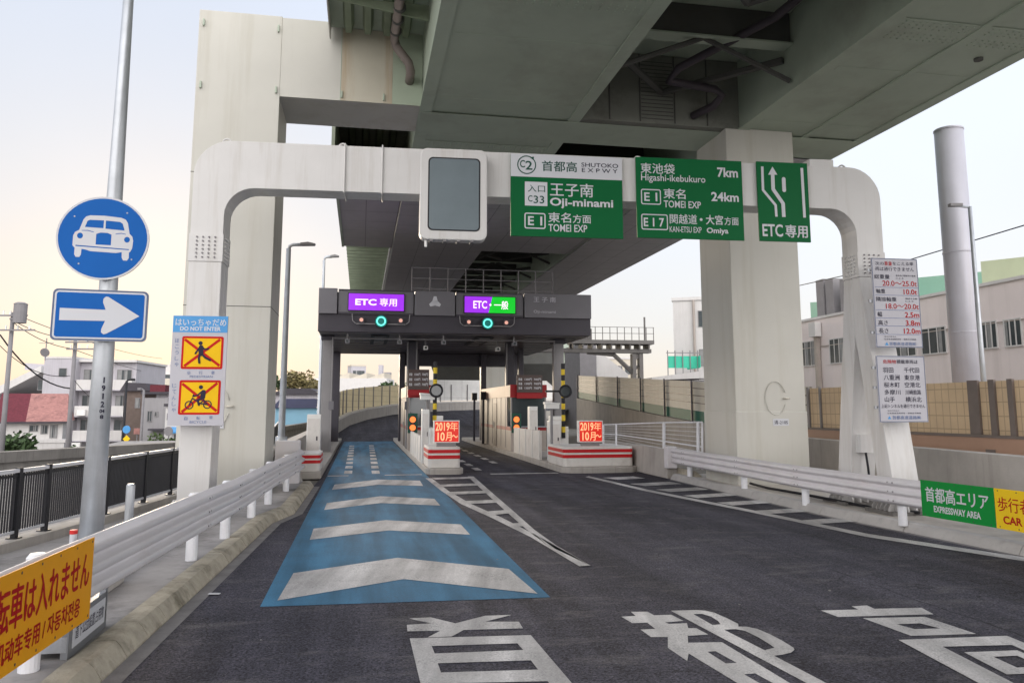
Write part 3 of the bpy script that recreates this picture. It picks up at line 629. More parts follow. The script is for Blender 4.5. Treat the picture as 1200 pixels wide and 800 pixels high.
def make_pier(label, a, hatch=True, both=True):
    t = road_thing('viaduct_pier', label, 'pier', 3.5, a, 0, 'portal piers carrying the viaduct'); ox = 3.5
    cols = ((-3.86, -2.02), (9.0, 10.87))
    for i, (c0, c1) in enumerate(cols):
        if i == 0 and not both: continue
        m = MB(); m.box(c0 - ox, c1 - ox, 0, 1.8, -0.1, ZS if i else ZD + 0.15, 'pier_paint')
        m.box(c0 - ox - 0.02, c1 - ox + 0.02, -0.02, 1.82, -0.1, 1.9 if i else 0.35, 'pier_paint')
        for z in (4.2, 7.2): m.box(c0 - ox - 0.006, c1 - ox + 0.006, -0.006, 1.806, z, z + 0.02, 'girder_dark') if not i else None
        o = m.build('column', t, bevel=0.02)
        if hatch:
            h = MB(); cx, cz = (c0 + c1) / 2 - ox + (0.12 if i else -0.12), (2.22 if i else 2.02)
            h.tube([(cx + 0.27 * math.cos(q), -0.026, cz + 0.41 * math.sin(q)) for q in [R_(20 + 320 * k / 28) for k in range(29)]], 0.011, 6, 'pier_paint')
            h.box(cx + 0.2, cx + 0.36, -0.05, -0.022, cz - 0.02, cz + 0.02, 'noise_beige'); h.build('hatch', o, smooth=True)
            pl = MB(); px = cx - 0.1 if i else cx - 0.25
            pl.box(px, px + 0.42, -0.03, -0.021, 1.55, 1.72, 'sign_white'); pl.text('清-210S' if i else '清-2104S', px + 0.03, px + 0.39, 1.585, 1.685, -0.033, 'ink_dark', 0.01)
            pl.build('number_plate', o)
    m = MB(); m.box(-3.86 - ox, 13.0 - ox, 0.003, 1.8, ZS + 0.004, ZD + 0.16, 'pier_paint') if False else None
    if both: m.box(-2.018 - ox, 1.25 - ox, 0.0, 1.8, ZS, ZD + 0.12, 'pier_paint')
    m.box(0.55 - ox, 1.255 - ox, -0.012, -0.002, ZS, ZD - 0.02, 'mint_paint')
    if both: m.box(-0.64 - ox, 0.548 - ox, -0.012, -0.002, ZS, ZD - 0.02, 'pier_rusty')
    for c in (-3.75, -2.1, -0.62, 0.35):
        for z in (ZS + 0.06, ZD - 0.25) if both else ():
            if c > -1 and z > ZS + 1: continue
            m.box(c - ox - 0.02, c - ox + 0.02, -0.06, -0.002, z, z + 0.16, 'girder_paint')
    m.box(-0.66 - ox, -0.645 - ox, -0.012, -0.002, ZS, ZD, 'girder_paint')
    m.box(1.256 - ox, 13.05 - ox, 0.25, 1.8, ZS - 0.05, ZS - 0.04, 'girder_paint'); m.build('crossbeam', t, bevel=0.01)
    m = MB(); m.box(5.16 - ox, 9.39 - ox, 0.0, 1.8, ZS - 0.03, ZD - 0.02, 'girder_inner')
    for k in range(16): m.box(6.75 - ox, 7.6 - ox, -0.008, -0.002, ZS + 0.08 + k * 0.1, ZS + 0.10 + k * 0.1, 'girder_dark')
    for c in (5.9, 6.7, 7.62, 8.5): m.box(c - ox, c - ox + 0.03, -0.02, -0.002, ZS, ZD - 0.03, 'girder_dark')
    m.build('crossbeam', t)
    return t
make_pier('cream portal pier whose two square columns straddle the road just behind the white gantry', PA)
make_pier('far portal pier seen through the toll canopy beyond the booths', 59, False, False)

# ================================================================== SIGN GANTRY
GO, GR = (-5.28, 13.62), R_(7.7)
gan = thing('sign_gantry', 'white steel gantry with rounded corners spanning the lanes and holding the green signs', 'gantry', (GO[0], GO[1], 0.14), GR)
GX = 12.25; PW = 0.27                                  # half post width
zb, zt = 5.78 - 0.14, 6.62 - 0.14
outer = []; inner = []
ro, ri = 0.62, 0.5
for k in range(9): q = R_(180 - 90 * k / 8); outer.append((-PW + ro + ro * math.cos(q), zt - ro + ro * math.sin(q))); inner.append((PW + ri + ri * math.cos(q), zb - ri + ri * math.sin(q)))
outer += [(GX + PW - (p[0] + PW), p[1]) for p in reversed(outer)]; inner += [(GX - PW - (p[0] - PW), p[1]) for p in reversed(inner)]
zj = 4.35
outer = [(-PW, zj)] + outer + [(GX + PW, zj)]; inner = [(PW, zj)] + inner + [(GX - PW, zj)]
m = MB(); N = len(outer); y0, y1 = -0.27, 0.27
v = [(x, y, z) for y in (y0, y1) for lst in (outer, inner) for x, z in lst]
f = []
for i in range(N - 1):
    f += [(i, i + 1, N + i + 1, N + i), (2 * N + i, 2 * N + i + 1, 3 * N + i + 1, 3 * N + i), (i, i + 1, 2 * N + i + 1, 2 * N + i), (N + i, N + i + 1, 3 * N + i + 1, 3 * N + i)]
f += [(0, N, 3 * N, 2 * N), (N - 1, 2 * N - 1, 4 * N - 1, 3 * N - 1)]
m.add(v, f, 'white_steel')
for px in (404, 448):
    x, _ = local_on(px, 195, GO, GR, y0); m.box(x - 0.012, x + 0.012, y0 - 0.05, y1 + 0.05, zb - 0.03, zt + 0.03, 'white_steel')
x, _ = local_on(965, 192, GO, GR, y0); m.box(x - 0.25, x + 0.25, -0.2, 0.2, zt + 0.003, zt + 0.16, 'white_steel')
for px in (266, 402, 747, 985):
    x, _ = local_on(px, 170, GO, GR, 0)
    m.tube([(x + 0.07 * math.cos(q), 0, zt + 0.05 + 0.07 * math.sin(q)) for q in [2 * math.pi * k / 12 for k in range(12)]], 0.02, 6, 'white_steel', closed=True)
m.build('beam', gan, bevel=0.012)
for sx in (0, GX):                                     # splice plates with bolts at the shoulder, then a pair of legs each
    m = MB(); m.box(sx - PW - 0.012, sx + PW + 0.012, y0 - 0.012, y1 + 0.012, zj - 0.02, zj + 0.46, 'white_steel')
    for i in range(4):
        for j in range(6): m.cyl((sx - 0.15 + i * 0.1, y0 - 0.03, zj + 0.05 + j * 0.07), (sx - 0.15 + i * 0.1, y0 - 0.012, zj + 0.05 + j * 0.07), 0.016, n=8, m='utility_grey')
        for j in range(6):
            for s in (-1, 1): m.cyl((sx + s * (PW + 0.032), -0.15 + i * 0.1, zj + 0.05 + j * 0.07), (sx + s * (PW + 0.012), -0.15 + i * 0.1, zj + 0.05 + j * 0.07), 0.016, n=8, m='white_steel')
    m.build('splice_plate', gan)
    for s, ang in ((-1, 0), (1, 0)):
        A_ = sx > 1; e = (0.74 if A_ else 0.142) * s; hw = 0.23 if A_ else 0.138; w2 = PW
        m = MB()
        top0, top1 = (y0, -0.002) if s < 0 else (0.002, y1)
        v = []
        for z, ya, yb, hwid in ((zj - 0.02, top0, top1, w2), (3.2, *((-0.42, -0.004) if s < 0 else (0.004, 0.42)), w2), (2.75, *((-0.52, -0.09) if s < 0 else (0.09, 0.52)), w2 - 0.01), (0.14, e - hw, e + hw, w2 - 0.02), (0.02, e - hw, e + hw, w2 - 0.02)) if A_ else ((zj - 0.02, top0, top1, w2), (3.0, top0, top1, w2), (2.6, top0 - 0.004 * (s < 0), top1, w2), (0.14, e - hw, e + hw, w2 - 0.02), (0.02, e - hw, e + hw, w2 - 0.02)):
            v += [(sx - hwid, ya, z), (sx + hwid, ya, z), (sx + hwid, yb, z), (sx - hwid, yb, z)]
        fs = [(4 * i + k, 4 * i + (k + 1) % 4, 4 * i + 4 + (k + 1) % 4, 4 * i + 4 + k) for i in range(4) for k in range(4)] + [(0, 1, 2, 3), (19, 18, 17, 16)]
        m.add(v, fs, 'white_steel'); m.build('leg', gan, bevel=0.012)
        m = MB(); m.box(sx - 0.46, sx + 0.46, e - 0.42 if A_ or s < 0 else 0.004, e + 0.42 if A_ or s > 0 else -0.004, 0.0, 0.06, 'concrete_dark')
        for k in range(5):
            x = sx - 0.3 + 0.15 * k
            for q in ((-1, 1) if A_ else (s,)): m.prism([(0, 0.06), (0.17, 0.06), (0.17, 0.10), (0.03, 0.36), (0, 0.36)], lambda u, z, x=x, q=q, e=e: (x, e + q * (hw + u), z), (0.03, 0, 0), 'white_steel')
            for q in (-1, 1): m.prism([(0, 0.06), (0.17, 0.06), (0.17, 0.10), (0.03, 0.36), (0, 0.36)], lambda u, z, k=k, q=q, e=e: (sx + q * (w2 - 0.02 + u), e - 0.25 + 0.12 * k, z), (0, 0.03, 0), 'white_steel')
        m.build('base_plate', gan)
m = MB(); m.box(GX - 0.16, GX + 0.10, 0.20, 0.40, 1.0, 1.34, 'white_steel'); m.tube([(GX - 0.0, 0.3, 1.0), (GX + 0.02, 0.28, 0.7), (GX + 0.03, 0.26, 0.3), (GX + 0.1, 0.2, 0.02)], 0.022, 8, 'black_metal'); 
m.build('junction_box', gan)
m = MB(); m.rframe(-0.14 + GX, 0.14 + GX, 3.85, 4.2, 0.06, 0.03, y0 - 0.02, 'white_steel'); m.build('hatch', gan)
m = MB(); m.text('首120K', -0.13, 0.1, 1.62, 1.74, -0.285, 'ink_dark', 0.02); m.build('lettering', gan)

# ------------------------------------------------------------------ signs on the gantry
def gantry_sign(px0, px1, py0, py1, name, label, cat, thick=0.07, back=0.33, group=None):
    """an upright board whose corners were measured; returns thing (origin lower left of face), w, h"""
    off = -back
    x0, _ = local_on(px0, (py0 + py1) / 2, GO, GR, off); x1, _ = local_on(px1, (py0 + py1) / 2, GO, GR, off)
    pm = (px0 + px1) / 2; _, z1 = local_on(pm, py0, GO, GR, off); _, z0 = local_on(pm, py1, GO, GR, off)
    X = GO[0] + x0 * math.cos(GR) - off * math.sin(GR); Y = GO[1] + x0 * math.sin(GR) + off * math.cos(GR)
    t = thing(name, label, cat, (X, Y, z0), GR, group); w, h = x1 - x0, z1 - z0
    return t, w, h
def sign_mount(t, w, h, thick=0.05):
    m = MB()
    for z in (h * 0.3, h * 0.72): m.box(w * 0.06, w * 0.94, thick, 0.058, z, z + 0.06, 'bare_edge')
    for x in (w * 0.25, w * 0.7): m.box(x, x + 0.06, thick + 0.009, 0.062, h * 0.08, h * 0.94, 'bare_edge')
    m.build('mounting_bracket', t)
G1 = 'green overhead direction signs'
t, w, h = gantry_sign(598.5, 729.5, 182.5, 278, 'direction_sign', 'green overhead sign with a circled C2 emblem on its white header', 'road sign', group=G1)
F = Face((60, 55), (925, 88), (62, 712), (925, 720), w, h)
m = MB(); m.box(0, w, 0, 0.035, 0, h, 'sign_green'); hz = F.pt(490, 252)[1]; m.box(0.0, w, -0.003, -0.0005, hz, h, 'sign_white'); m.build('panel', t, bevel=0)
sign_mount(t, w, h, 0.037)
m = MB(); Y = -0.006
cx, cz = F.pt(182, 148); rad = F.pt(255, 148)[0] - cx
m.ring(cx, cz, rad, rad * 0.88, Y, 'ink_green'); m.add([(F.pt(*q)[0], Y - 0.001, F.pt(*q)[1]) for q in ((205, 88), (238, 82), (236, 112))], [(0, 1, 2)], 'ink_green')
for s, rc, mt, bo in (('C', (130, 170, 110, 170), 'ink_green', 0.015), ('2', (172, 226, 116, 188), 'ink_green', 0.015), ('首都高', (300, 570, 118, 200), 'ink_green', 0.018),
                      ('SHUTOKO', (605, 895, 132, 165), 'ink_dark', 0.01), ('E X P W Y', (608, 890, 175, 207), 'ink_dark', 0.01)):
    m.text(s, *F.rect(*rc), Y, mt, bo)
x0, x1, z0, z1 = F.rect(168, 340, 284, 474); m.add([(x0, Y, z0), (x1, Y, z0), (x1, Y, z1), (x0, Y, z1)], [(0, 1, 2, 3)], 'sign_white')
for s, rc, bo in (('入口', (190, 322, 310, 365), 0.01), ('C', (192, 226, 392, 442), 0.01), ('33', (234, 316, 394, 455), 0.012)): m.text(s, *F.rect(*rc), Y - 0.003, 'ink_green', bo)
x0, x1, z0, z1 = F.rect(165, 326, 530, 655); m.rframe(x0, x1, z0, z1, 0.04, 0.022, Y, 'sign_white')
for s, rc, bo in (('王子南', (362, 695, 293, 398), 0.014), ('Oji-minami', (360, 850, 412, 495), 0.025), ('E 1', (192, 300, 557, 628), 0.02), ('東名', (347, 520, 525, 603), 0.014), ('方面', (535, 675, 540, 605), 0.015), ('TOMEI EXP', (347, 645, 617, 675), 0.012)):
    m.text(s, *F.rect(*rc), Y, 'sign_white', bo)
m.build('lettering', t, normals=False)

t, w, h = gantry_sign(746, 870.5, 186.5, 280, 'direction_sign', 'green overhead sign listing distances of 7 km and 24 km', 'road sign', group=G1)
F = Face((60, 48), (738, 75), (65, 567), (740, 577), w, h)
m = MB(); m.box(0, w, 0, 0.035, 0, h, 'sign_green'); m.build('panel', t)
sign_mount(t, w, h, 0.037)
m = MB()
for rc in ((90, 215, 258, 357), (90, 256, 418, 518)): x0, x1, z0, z1 = F.rect(*rc); m.rframe(x0, x1, z0, z1, 0.04, 0.02, Y, 'sign_white')
for s, rc, bo in (('東池袋', (90, 305, 92, 158), 0.016), ('Higashi-ikebukuro', (92, 500, 165, 222), 0.008), ('7km', (578, 712, 118, 180), 0.025), ('E 1', (110, 192, 280, 335), 0.02), ('東名', (232, 370, 255, 318), 0.02),
                  ('TOMEI EXP', (232, 467, 332, 377), 0.012), ('24km', (535, 712, 275, 333), 0.025), ('E 1 7', (105, 232, 442, 498), 0.02), ('関越道', (268, 440, 417, 478), 0.01), ('・', (458, 475, 440, 458), 0.02),
                  ('大宮', (497, 605, 420, 480), 0.02), ('方面', (615, 705, 432, 482), 0.012), ('KAN-ETSU EXP', (266, 467, 495, 532), 0.006), ('Omiya', (500, 638, 500, 545), 0.025)):
    m.text(s, *F.rect(*rc), Y, 'sign_white', bo)
m.build('lettering', t, normals=False)

t, w, h = gantry_sign(888.5, 948, 190.5, 283, 'direction_sign', 'narrow green overhead sign with a bent white arrow between lane lines, rightmost on the gantry', 'road sign', group=G1)
F = Face((835, 78), (1160, 93), (840, 582), (1166, 588), w, h); ux = w / 327
m = MB(); m.box(0, w, 0, 0.035, 0, h, 'sign_green'); m.build('panel', t)
sign_mount(t, w, h, 0.037)
m = MB()
m.stroke([F.pt(*q) for q in ((870, 112), (870, 262), (947, 358), (950, 430))], 16 * ux, Y, 'sign_white'); m.stroke([F.pt(*q) for q in ((935, 155), (935, 257), (995, 347), (997, 432))], 23 * ux, Y, 'sign_white')
m.add([(F.pt(*q)[0], Y - 0.002, F.pt(*q)[1]) for q in ((935, 113), (905, 165), (965, 165))], [(0, 1, 2)], 'sign_white')
x0, x1, z0, z1 = F.rect(993, 1017, 180, 275); m.rrect(x0, x1, z0, z1, (x1 - x0) / 2.02, Y, 'sign_white'); m.stroke([F.pt(1124, 122), F.pt(1130, 435)], 18 * ux, Y, 'sign_white')
m.text('ETC', *F.rect(858, 988, 477, 555), Y, 'sign_white', 0.02); m.text('専用', *F.rect(1005, 1145, 482, 560), Y, 'sign_white', 0.025); m.build('lettering', t, normals=False)

t, w, h = gantry_sign(492, 571, 174.5, 281, 'message_board', 'blank grey electronic message screen in a thick white rounded frame on the gantry', 'message board', back=0.55)
m = MB(); pts = rr_pts(0, w, 0, h, 0.13, 6); m.prism(pts, lambda u, v: (u, 0.0, v), (0, 0.27, 0), 'white_steel'); m.build('housing', t, bevel=0.02)
x0, x1, z0, z1 = w * 0.14, w * 0.875, h * 0.11, h * 0.885
m = MB(); m.rframe(x0 - 0.025, x1 + 0.025, z0 - 0.025, z1 + 0.025, 0.085, 0.03, -0.004, 'black_metal'); m.rrect(x0, x1, z0, z1, 0.07, -0.008, 'screen_grey'); m.build('screen', t)
m = MB(); m.cyl((w * 0.1, 0.1, -0.12), (w * 0.1, 0.1, -0.0), 0.025, n=8, m='lamp_white')
for k in range(4): m.box(w * (0.15 + 0.2 * k), w * (0.2 + 0.2 * k), 0.02, 0.22, -0.025, -0.001, 'column_grey')
m.build('underside_fitting', t)

# boards on the gantry legs
def board_at(px0, px1, py0, py1, Yd, rot, name, label, cat, group=None):
    o = at((px0 + px1) / 2, (py0 + py1) / 2, Yd); org = (o[0], o[1])
    x0, _ = local_on(px0, (py0 + py1) / 2, org, rot); x1, _ = local_on(px1, (py0 + py1) / 2, org, rot)
    _, z1 = local_on((px0 + px1) / 2, py0, org, rot); _, z0 = local_on((px0 + px1) / 2, py1, org, rot)
    return thing(name, label, cat, (org[0] + x0 * math.cos(rot), org[1] + x0 * math.sin(rot), z0), rot, group), x1 - x0, z1 - z0
GW = 'white regulation boards on the gantry legs'
t, w, h = board_at(1024, 1078, 303, 407, 14.35, R_(9), 'regulation_board', 'tall white board of red weight and size limits, upper one on the right gantry leg', 'notice board', GW)
F = Face((92, 82), (437, 90), (107, 775), (465, 778), w, h)
m = MB(); m.box(0, w, 0, 0.03, 0, h, 'board_grey'); m.rframe(0.004, w - 0.004, 0.004, h - 0.004, 0.01, 0.012, -0.002, 'board_edge'); m.build('panel', t)
m = MB(); Y = -0.004
for s, rc, mt, bo in (('次の', (120, 185, 112, 140), 'ink_dark', 0), ('重量', (190, 246, 110, 141), 'ink_red', 0.01), ('をこえる車', (252, 408, 113, 141), 'ink_dark', 0), ('両は通行できません', (120, 412, 153, 185), 'ink_dark', 0),
                      ('総重量', (110, 225, 212, 246), 'ink_dark', 0.015), ('車両及び積載物の重量', (272, 422, 215, 228), 'ink_dark', 0), ('による', (272, 330, 235, 248), 'ink_dark', 0), ('20.0～25.0t', (170, 430, 262, 303), 'ink_red', 0.015), ('軸重', (120, 188, 325, 360), 'ink_dark', 0.015),
                      ('10.0t', (328, 430, 328, 368), 'ink_red', 0.015), ('隣接軸重', (118, 272, 388, 422), 'ink_dark', 0.015), ('隣接する軸', (340, 430, 394, 407), 'ink_dark', 0), ('による', (340, 400, 414, 427), 'ink_dark', 0), ('18.0～20.0t', (190, 440, 440, 480), 'ink_red', 0.015), ('幅', (125, 158, 502, 540), 'ink_dark', 0.015),
                      ('2.5m', (332, 442, 505, 547), 'ink_red', 0.015), ('高さ', (128, 200, 568, 605), 'ink_dark', 0.015), ('3.8m', (336, 445, 568, 610), 'ink_red', 0.015), ('長さ', (130, 202, 630, 668), 'ink_dark', 0.015), ('12.0m', (320, 448, 630, 672), 'ink_red', 0.015),
                      ('独立行政法人', (170, 260, 688, 699), 'ink_dark', 0), ('日本高速道路保有・債務返済機構', (170, 412, 708, 720), 'ink_dark', 0), ('首都高速道路㈱', (205, 410, 735, 762), 'ink_blue', 0.015)):
    m.text(s, *F.rect(*rc), Y, mt, bo)
for yy in (312, 373, 488, 550, 611, 676): x0, x1, z0, z1 = F.rect(112, 440, yy, yy + 3); m.add([(x0, Y, z0), (x1, Y, z0), (x1, Y, z1), (x0, Y, z1)], [(0, 1, 2, 3)], 'ink_blue')
m.add([(F.pt(*q)[0], Y, F.pt(*q)[1]) for q in ((186, 735), (172, 760), (200, 760))], [(0, 1, 2)], 'sign_skyblue')
m.build('lettering', t, normals=False)
m = MB()
for z in (0.15, 0.5, 0.85): m.box(-0.06, w * 0.7, 0.032, 0.07, h * z, h * z + 0.05, 'bare_edge')
m.build('mounting_bracket', t)
t, w, h = board_at(1029, 1085.5, 417, 494.5, 14.15, R_(9), 'regulation_board', 'white board of dark tunnel names in two columns, lower one on the right gantry leg', 'notice board', GW)
F = Face((150, 98), (577, 100), (180, 715), (607, 713), w, h)
m = MB(); m.box(0, w, 0, 0.03, 0, h, 'board_grey'); m.rframe(0.004, w - 0.004, 0.004, h - 0.004, 0.01, 0.012, -0.002, 'board_edge'); m.build('panel', t)
m = MB()
for s, rc, mt, bo in (('危険物', (210, 325, 135, 171), 'ink_red', 0.015), ('積載車両は', (330, 517, 135, 171), 'ink_dark', 0.015), ('羽田', (208, 300, 208, 256), 'ink_dark', 0.015), ('千代田', (395, 530, 208, 256), 'ink_dark', 0.015), ('八重洲', (215, 355, 276, 325), 'ink_dark', 0.015),
                      ('東京港', (397, 535, 276, 325), 'ink_dark', 0.015), ('桜木町', (217, 355, 345, 392), 'ink_dark', 0.015), ('空港北', (400, 538, 345, 392), 'ink_dark', 0.015), ('多摩川', (220, 360, 414, 460), 'ink_dark', 0.015), ('川崎航路', (405, 543, 414, 460), 'ink_dark', 0.01),
                      ('山手', (222, 310, 480, 528), 'ink_dark', 0.015), ('横浜北', (406, 548, 480, 528), 'ink_dark', 0.015), ('上記トンネルを通行できません', (192, 577, 547, 583), 'ink_dark', 0.01), ('独立行政法人', (245, 350, 602, 614), 'ink_dark', 0), ('日本高速道路保有・債務返済機構', (245, 540, 624, 638), 'ink_dark', 0), ('首都高速道路㈱', (287, 537, 654, 688), 'ink_blue', 0.015)):
    m.text(s, *F.rect(*rc), Y, mt, bo)
m.add([(F.pt(*q)[0], Y, F.pt(*q)[1]) for q in ((262, 655), (245, 686), (277, 686))], [(0, 1, 2)], 'sign_skyblue')
m.build('lettering', t, normals=False)
m = MB()
for z in (0.2, 0.5, 0.8): m.box(-0.06, w * 0.6, 0.032, 0.07, h * z, h * z + 0.05, 'bare_edge')
m.build('mounting_bracket', t)
t, w, h = board_at(199.5, 264.5, 370, 498.5, 13.15, R_(9), 'warning_board', 'pale board forbidding walkers and cyclists, with two yellow pictograms, on the left gantry leg', 'notice board')
F = Face((65, 50), (402, 50), (45, 730), (388, 742), w, h)
m = MB(); m.box(0, w, 0, 0.03, 0, h, 'board_grey'); x0, x1, z0, z1 = F.rect(64, 401, 52, 155); m.box(0.002, w - 0.002, -0.002, -0.0005, z0, h - 0.002, 'sign_skyblue'); m.build('panel', t)
m = MB()
for s, rc, mt, bo in (('はいっちゃだめ', (80, 390, 70, 114), 'sign_white', 0.015), ('DO NOT ENTER', (108, 358, 119, 145), 'sign_white', 0.03), ('歩', (157, 180, 398, 420), 'ink_blue', 0), ('行', (230, 253, 398, 420), 'ink_blue', 0), ('者', (305, 328, 398, 420), 'ink_blue', 0),
                      ('PEDESTRIAN', (175, 315, 426, 440), 'ink_blue', 0), ('自', (148, 168, 678, 700), 'ink_blue', 0), ('転', (222, 246, 678, 700), 'ink_blue', 0), ('車', (300, 323, 678, 700), 'ink_blue', 0), ('BICYCLE', (182, 284, 706, 722), 'ink_blue', 0)):
    m.text(s, *F.rect(*rc), Y, mt, bo)
for word, x0, x1, ya, yb in (('ほこうしゃ', 80, 104, 190, 376), ('じてんしゃ', 70, 95, 470, 656)):
    for i, ch in enumerate(word): st = (yb - ya) / 5; m.text(ch, *F.rect(x0, x1, ya + st * i + 4, ya + st * (i + 1) - 8), Y, 'ink_blue', 0)
m.build('lettering', t, normals=False)
def limb(mb, pts, wd, y, mt):
    mb.stroke(pts, wd, y, mt)
    for p in (pts[0], pts[-1]): mb.disc(p[0], p[1], wd / 2, y - 0.0004, mt, 12)
for i, (rc, ri_) in enumerate((((120, 376, 180, 386), (133, 362, 193, 372)), ((111, 366, 455, 669), (125, 352, 469, 656)))):
    m = MB(); m.rrect(*F.rect(*rc), 0.03, -0.003, 'picto_red'); m.rrect(*F.rect(*ri_), 0.015, -0.0045, 'picto_yellow')
    u = w / 340
    for q in (((ri_[0] + 6, ri_[2] + 6), (ri_[1] - 6, ri_[3] - 6)), ((ri_[1] - 6, ri_[2] + 6), (ri_[0] + 6, ri_[3] - 6))): m.stroke([F.pt(*q[0]), F.pt(*q[1])], 17 * u, -0.006 - 0.0006 * i, 'picto_red')
    P = lambda *q: [F.pt(*k) for k in q]; yk = -0.0085
    if i == 0:
        hd = F.pt(236, 223); m.disc(hd[0], hd[1], 13 * u, yk, 'ink_dark')
        limb(m, P((240, 250), (240, 290)), 30 * u, yk, 'ink_dark'); limb(m, P((246, 248), (262, 262), (286, 258)), 11 * u, yk - 0.002, 'ink_dark'); limb(m, P((232, 250), (216, 272), (206, 288)), 11 * u, yk - 0.002, 'ink_dark')
        limb(m, P((246, 292), (268, 314), (298, 330)), 14 * u, yk - 0.004, 'ink_dark'); limb(m, P((234, 292), (228, 318), (232, 346)), 14 * u, yk - 0.004, 'ink_dark')
    else:
        for cx in (176, 288): c_ = F.pt(cx, 608); m.ring(c_[0], c_[1], 27 * u, 20 * u, yk, 'ink_dark')
        hd = F.pt(246, 499); m.disc(hd[0], hd[1], 13 * u, yk, 'ink_dark')
        limb(m, P((262, 530), (258, 562)), 30 * u, yk, 'ink_dark'); limb(m, P((250, 528), (228, 548), (202, 554)), 10 * u, yk - 0.002, 'ink_dark')
        limb(m, P((252, 572), (228, 578), (236, 608)), 14 * u, yk - 0.002, 'ink_dark'); limb(m, P((176, 608), (196, 566), (244, 600), (288, 608)), 8 * u, yk - 0.004, 'ink_dark'); limb(m, P((244, 600), (266, 578), (288, 608)), 7 * u, yk - 0.004, 'ink_dark'); limb(m, P((198, 556), (202, 545)), 7 * u, yk - 0.004, 'ink_dark')
    m.build('pictogram', t, normals=False)
m = MB()
for z in (0.25, 0.75): m.box(w * 0.2, w * 0.85, 0.032, 0.09, h * z, h * z + 0.05, 'bare_edge')
m.build('mounting_bracket', t)

# ================================================================== SIGN POLE ON THE LEFT
PY = 8.55; pb = at(118, 600, PY); ptop = at(142, 0, PY)
PX = (pb[0] + ptop[0]) / 2 + 0.0
t = thing('sign_pole', 'tapered galvanised steel pole carrying the two blue signs', 'pole', (PX, PY, 0.14))
m = MB(); m.tube([(0, 0, 0), (0, 0, 2.5), (0, 0, 5.0), (0, 0, 7.6)], [0.122, 0.102, 0.070, 0.045], 20, 'galvanised'); m.build('shaft', t, smooth=True)
m = MB(); m.cyl((0, 0, 0), (0, 0, 0.02), 0.26, n=20, m='galvanised')
for k in range(4): m.cyl((0.2 * math.cos(k * 1.57), 0.2 * math.sin(k * 1.57), 0.02), (0.2 * math.cos(k * 1.57), 0.2 * math.sin(k * 1.57), 0.06), 0.025, n=6, m='dark_metal')
m.build('base_plate', t)
m = MB()
for i, (ch, zz, hh) in enumerate((('1', 2.115, 0.062), ('9', 2.03, 0.062), ('1', 1.945, 0.062), ('2', 1.86, 0.062), ('04', 1.80, 0.04), ('8', 1.74, 0.04))):
    r_ = 0.127 - 0.008 * zz; ww = 0.036 if len(ch) == 1 else 0.05
    if ch == '1': ww = 0.014
    m.text(ch, -ww / 2, ww / 2, zz, zz + hh, 0, 'ink_dark', 0.03, mp=lambda u, v, r_=r_: (r_ * math.sin(u / r_ + 0.66), -r_ * math.cos(u / r_ + 0.66), v))
m.build('lettering', t, normals=False)
RS = R_(17)
c = at(121, 279, PY - 0.17); rad = 0.455
t = thing('car_sign', 'round blue sign with a white car front, above the arrow plate on the pole', 'road sign', (c[0], c[1], c[2]), RS)
m = MB(); m.cyl((0, 0, 0), (0, 0.025, 0), rad, n=48, m='bare_edge'); m.disc(0, 0, rad, -0.001, 'sign_white', 48); m.disc(0, 0, rad * 0.955, -0.0025, 'sign_blue', 48)
for q in (45, 135, 225, 315): m.disc(rad * 0.8 * math.cos(R_(q + 8)), rad * 0.8 * math.sin(R_(q + 8)), 0.009, -0.004, 'bare_edge', 8)
m.build('panel', t)
sx_, sz_ = rad / 235, rad / 212
cp = lambda x, y: ((x - 300) * sx_, (255 - y) * sz_)
m = MB()
body = [(150, 250), (158, 232), (178, 220), (196, 165), (208, 150), (228, 143), (300, 141), (385, 146), (408, 154), (420, 172), (432, 226), (447, 240), (453, 262), (450, 300), (440, 320), (435, 322), (436, 350), (428, 364), (408, 364), (400, 350), (398, 322), (370, 328), (240, 325), (215, 318), (196, 316), (195, 345), (188, 357), (170, 357), (162, 345), (162, 312), (150, 300)]
holes = [[(205, 204), (216, 172), (228, 166), (298, 165), (298, 205)], [(308, 165), (380, 168), (394, 176), (406, 211), (308, 207)], [(264, 290), (264, 236), (285, 228), (320, 228), (341, 236), (341, 290)], [(165, 297), (434, 305), (434, 310), (165, 303)],
         [(184 + 15 * math.cos(k * 0.5236), 249 + 15 * math.sin(k * 0.5236)) for k in range(12)], [(421 + 15 * math.cos(k * 0.5236), 257 + 15 * math.sin(k * 0.5236)) for k in range(12)],
         [(190, 221), (220, 219), (252, 226), (250, 229), (220, 223), (190, 224)], [(360, 230), (390, 224), (413, 228), (413, 231), (390, 228), (362, 233)]]
vv, ff = flat_fill([[cp(*q) for q in lp] for lp in [body] + holes]); m.add([(x, -0.004, z) for x, z in vv], ff, 'sign_white')
m.build('emblem', t, normals=False)
m = MB(); 
for z in (-0.2, 0.2): m.box(-0.2, 0.2, 0.027, 0.06, z - 0.02, z + 0.02, 'bare_edge')
m.build('mounting_bracket', t)
t, w, h = board_at(60, 173, 339.5, 399.5, PY - 0.19, RS, 'arrow_sign', 'rectangular blue plate with a white arrow pointing right, below the round car sign', 'road sign')
F = Face((45, 498), (522, 512), (34, 752), (510, 757), w, h)
m = MB(); m.prism(rr_pts(0, w, 0, h, 0.05), lambda u, v: (u, 0, v), (0, 0.025, 0), 'bare_edge'); m.rrect(0.003, w - 0.003, 0.003, h - 0.003, 0.05, -0.001, 'board_edge'); m.rrect(0.02, w - 0.02, 0.02, h - 0.02, 0.04, -0.0025, 'sign_white'); m.rrect(0.038, w - 0.038, 0.038, h - 0.038, 0.025, -0.004, 'sign_blue'); m.build('panel', t)
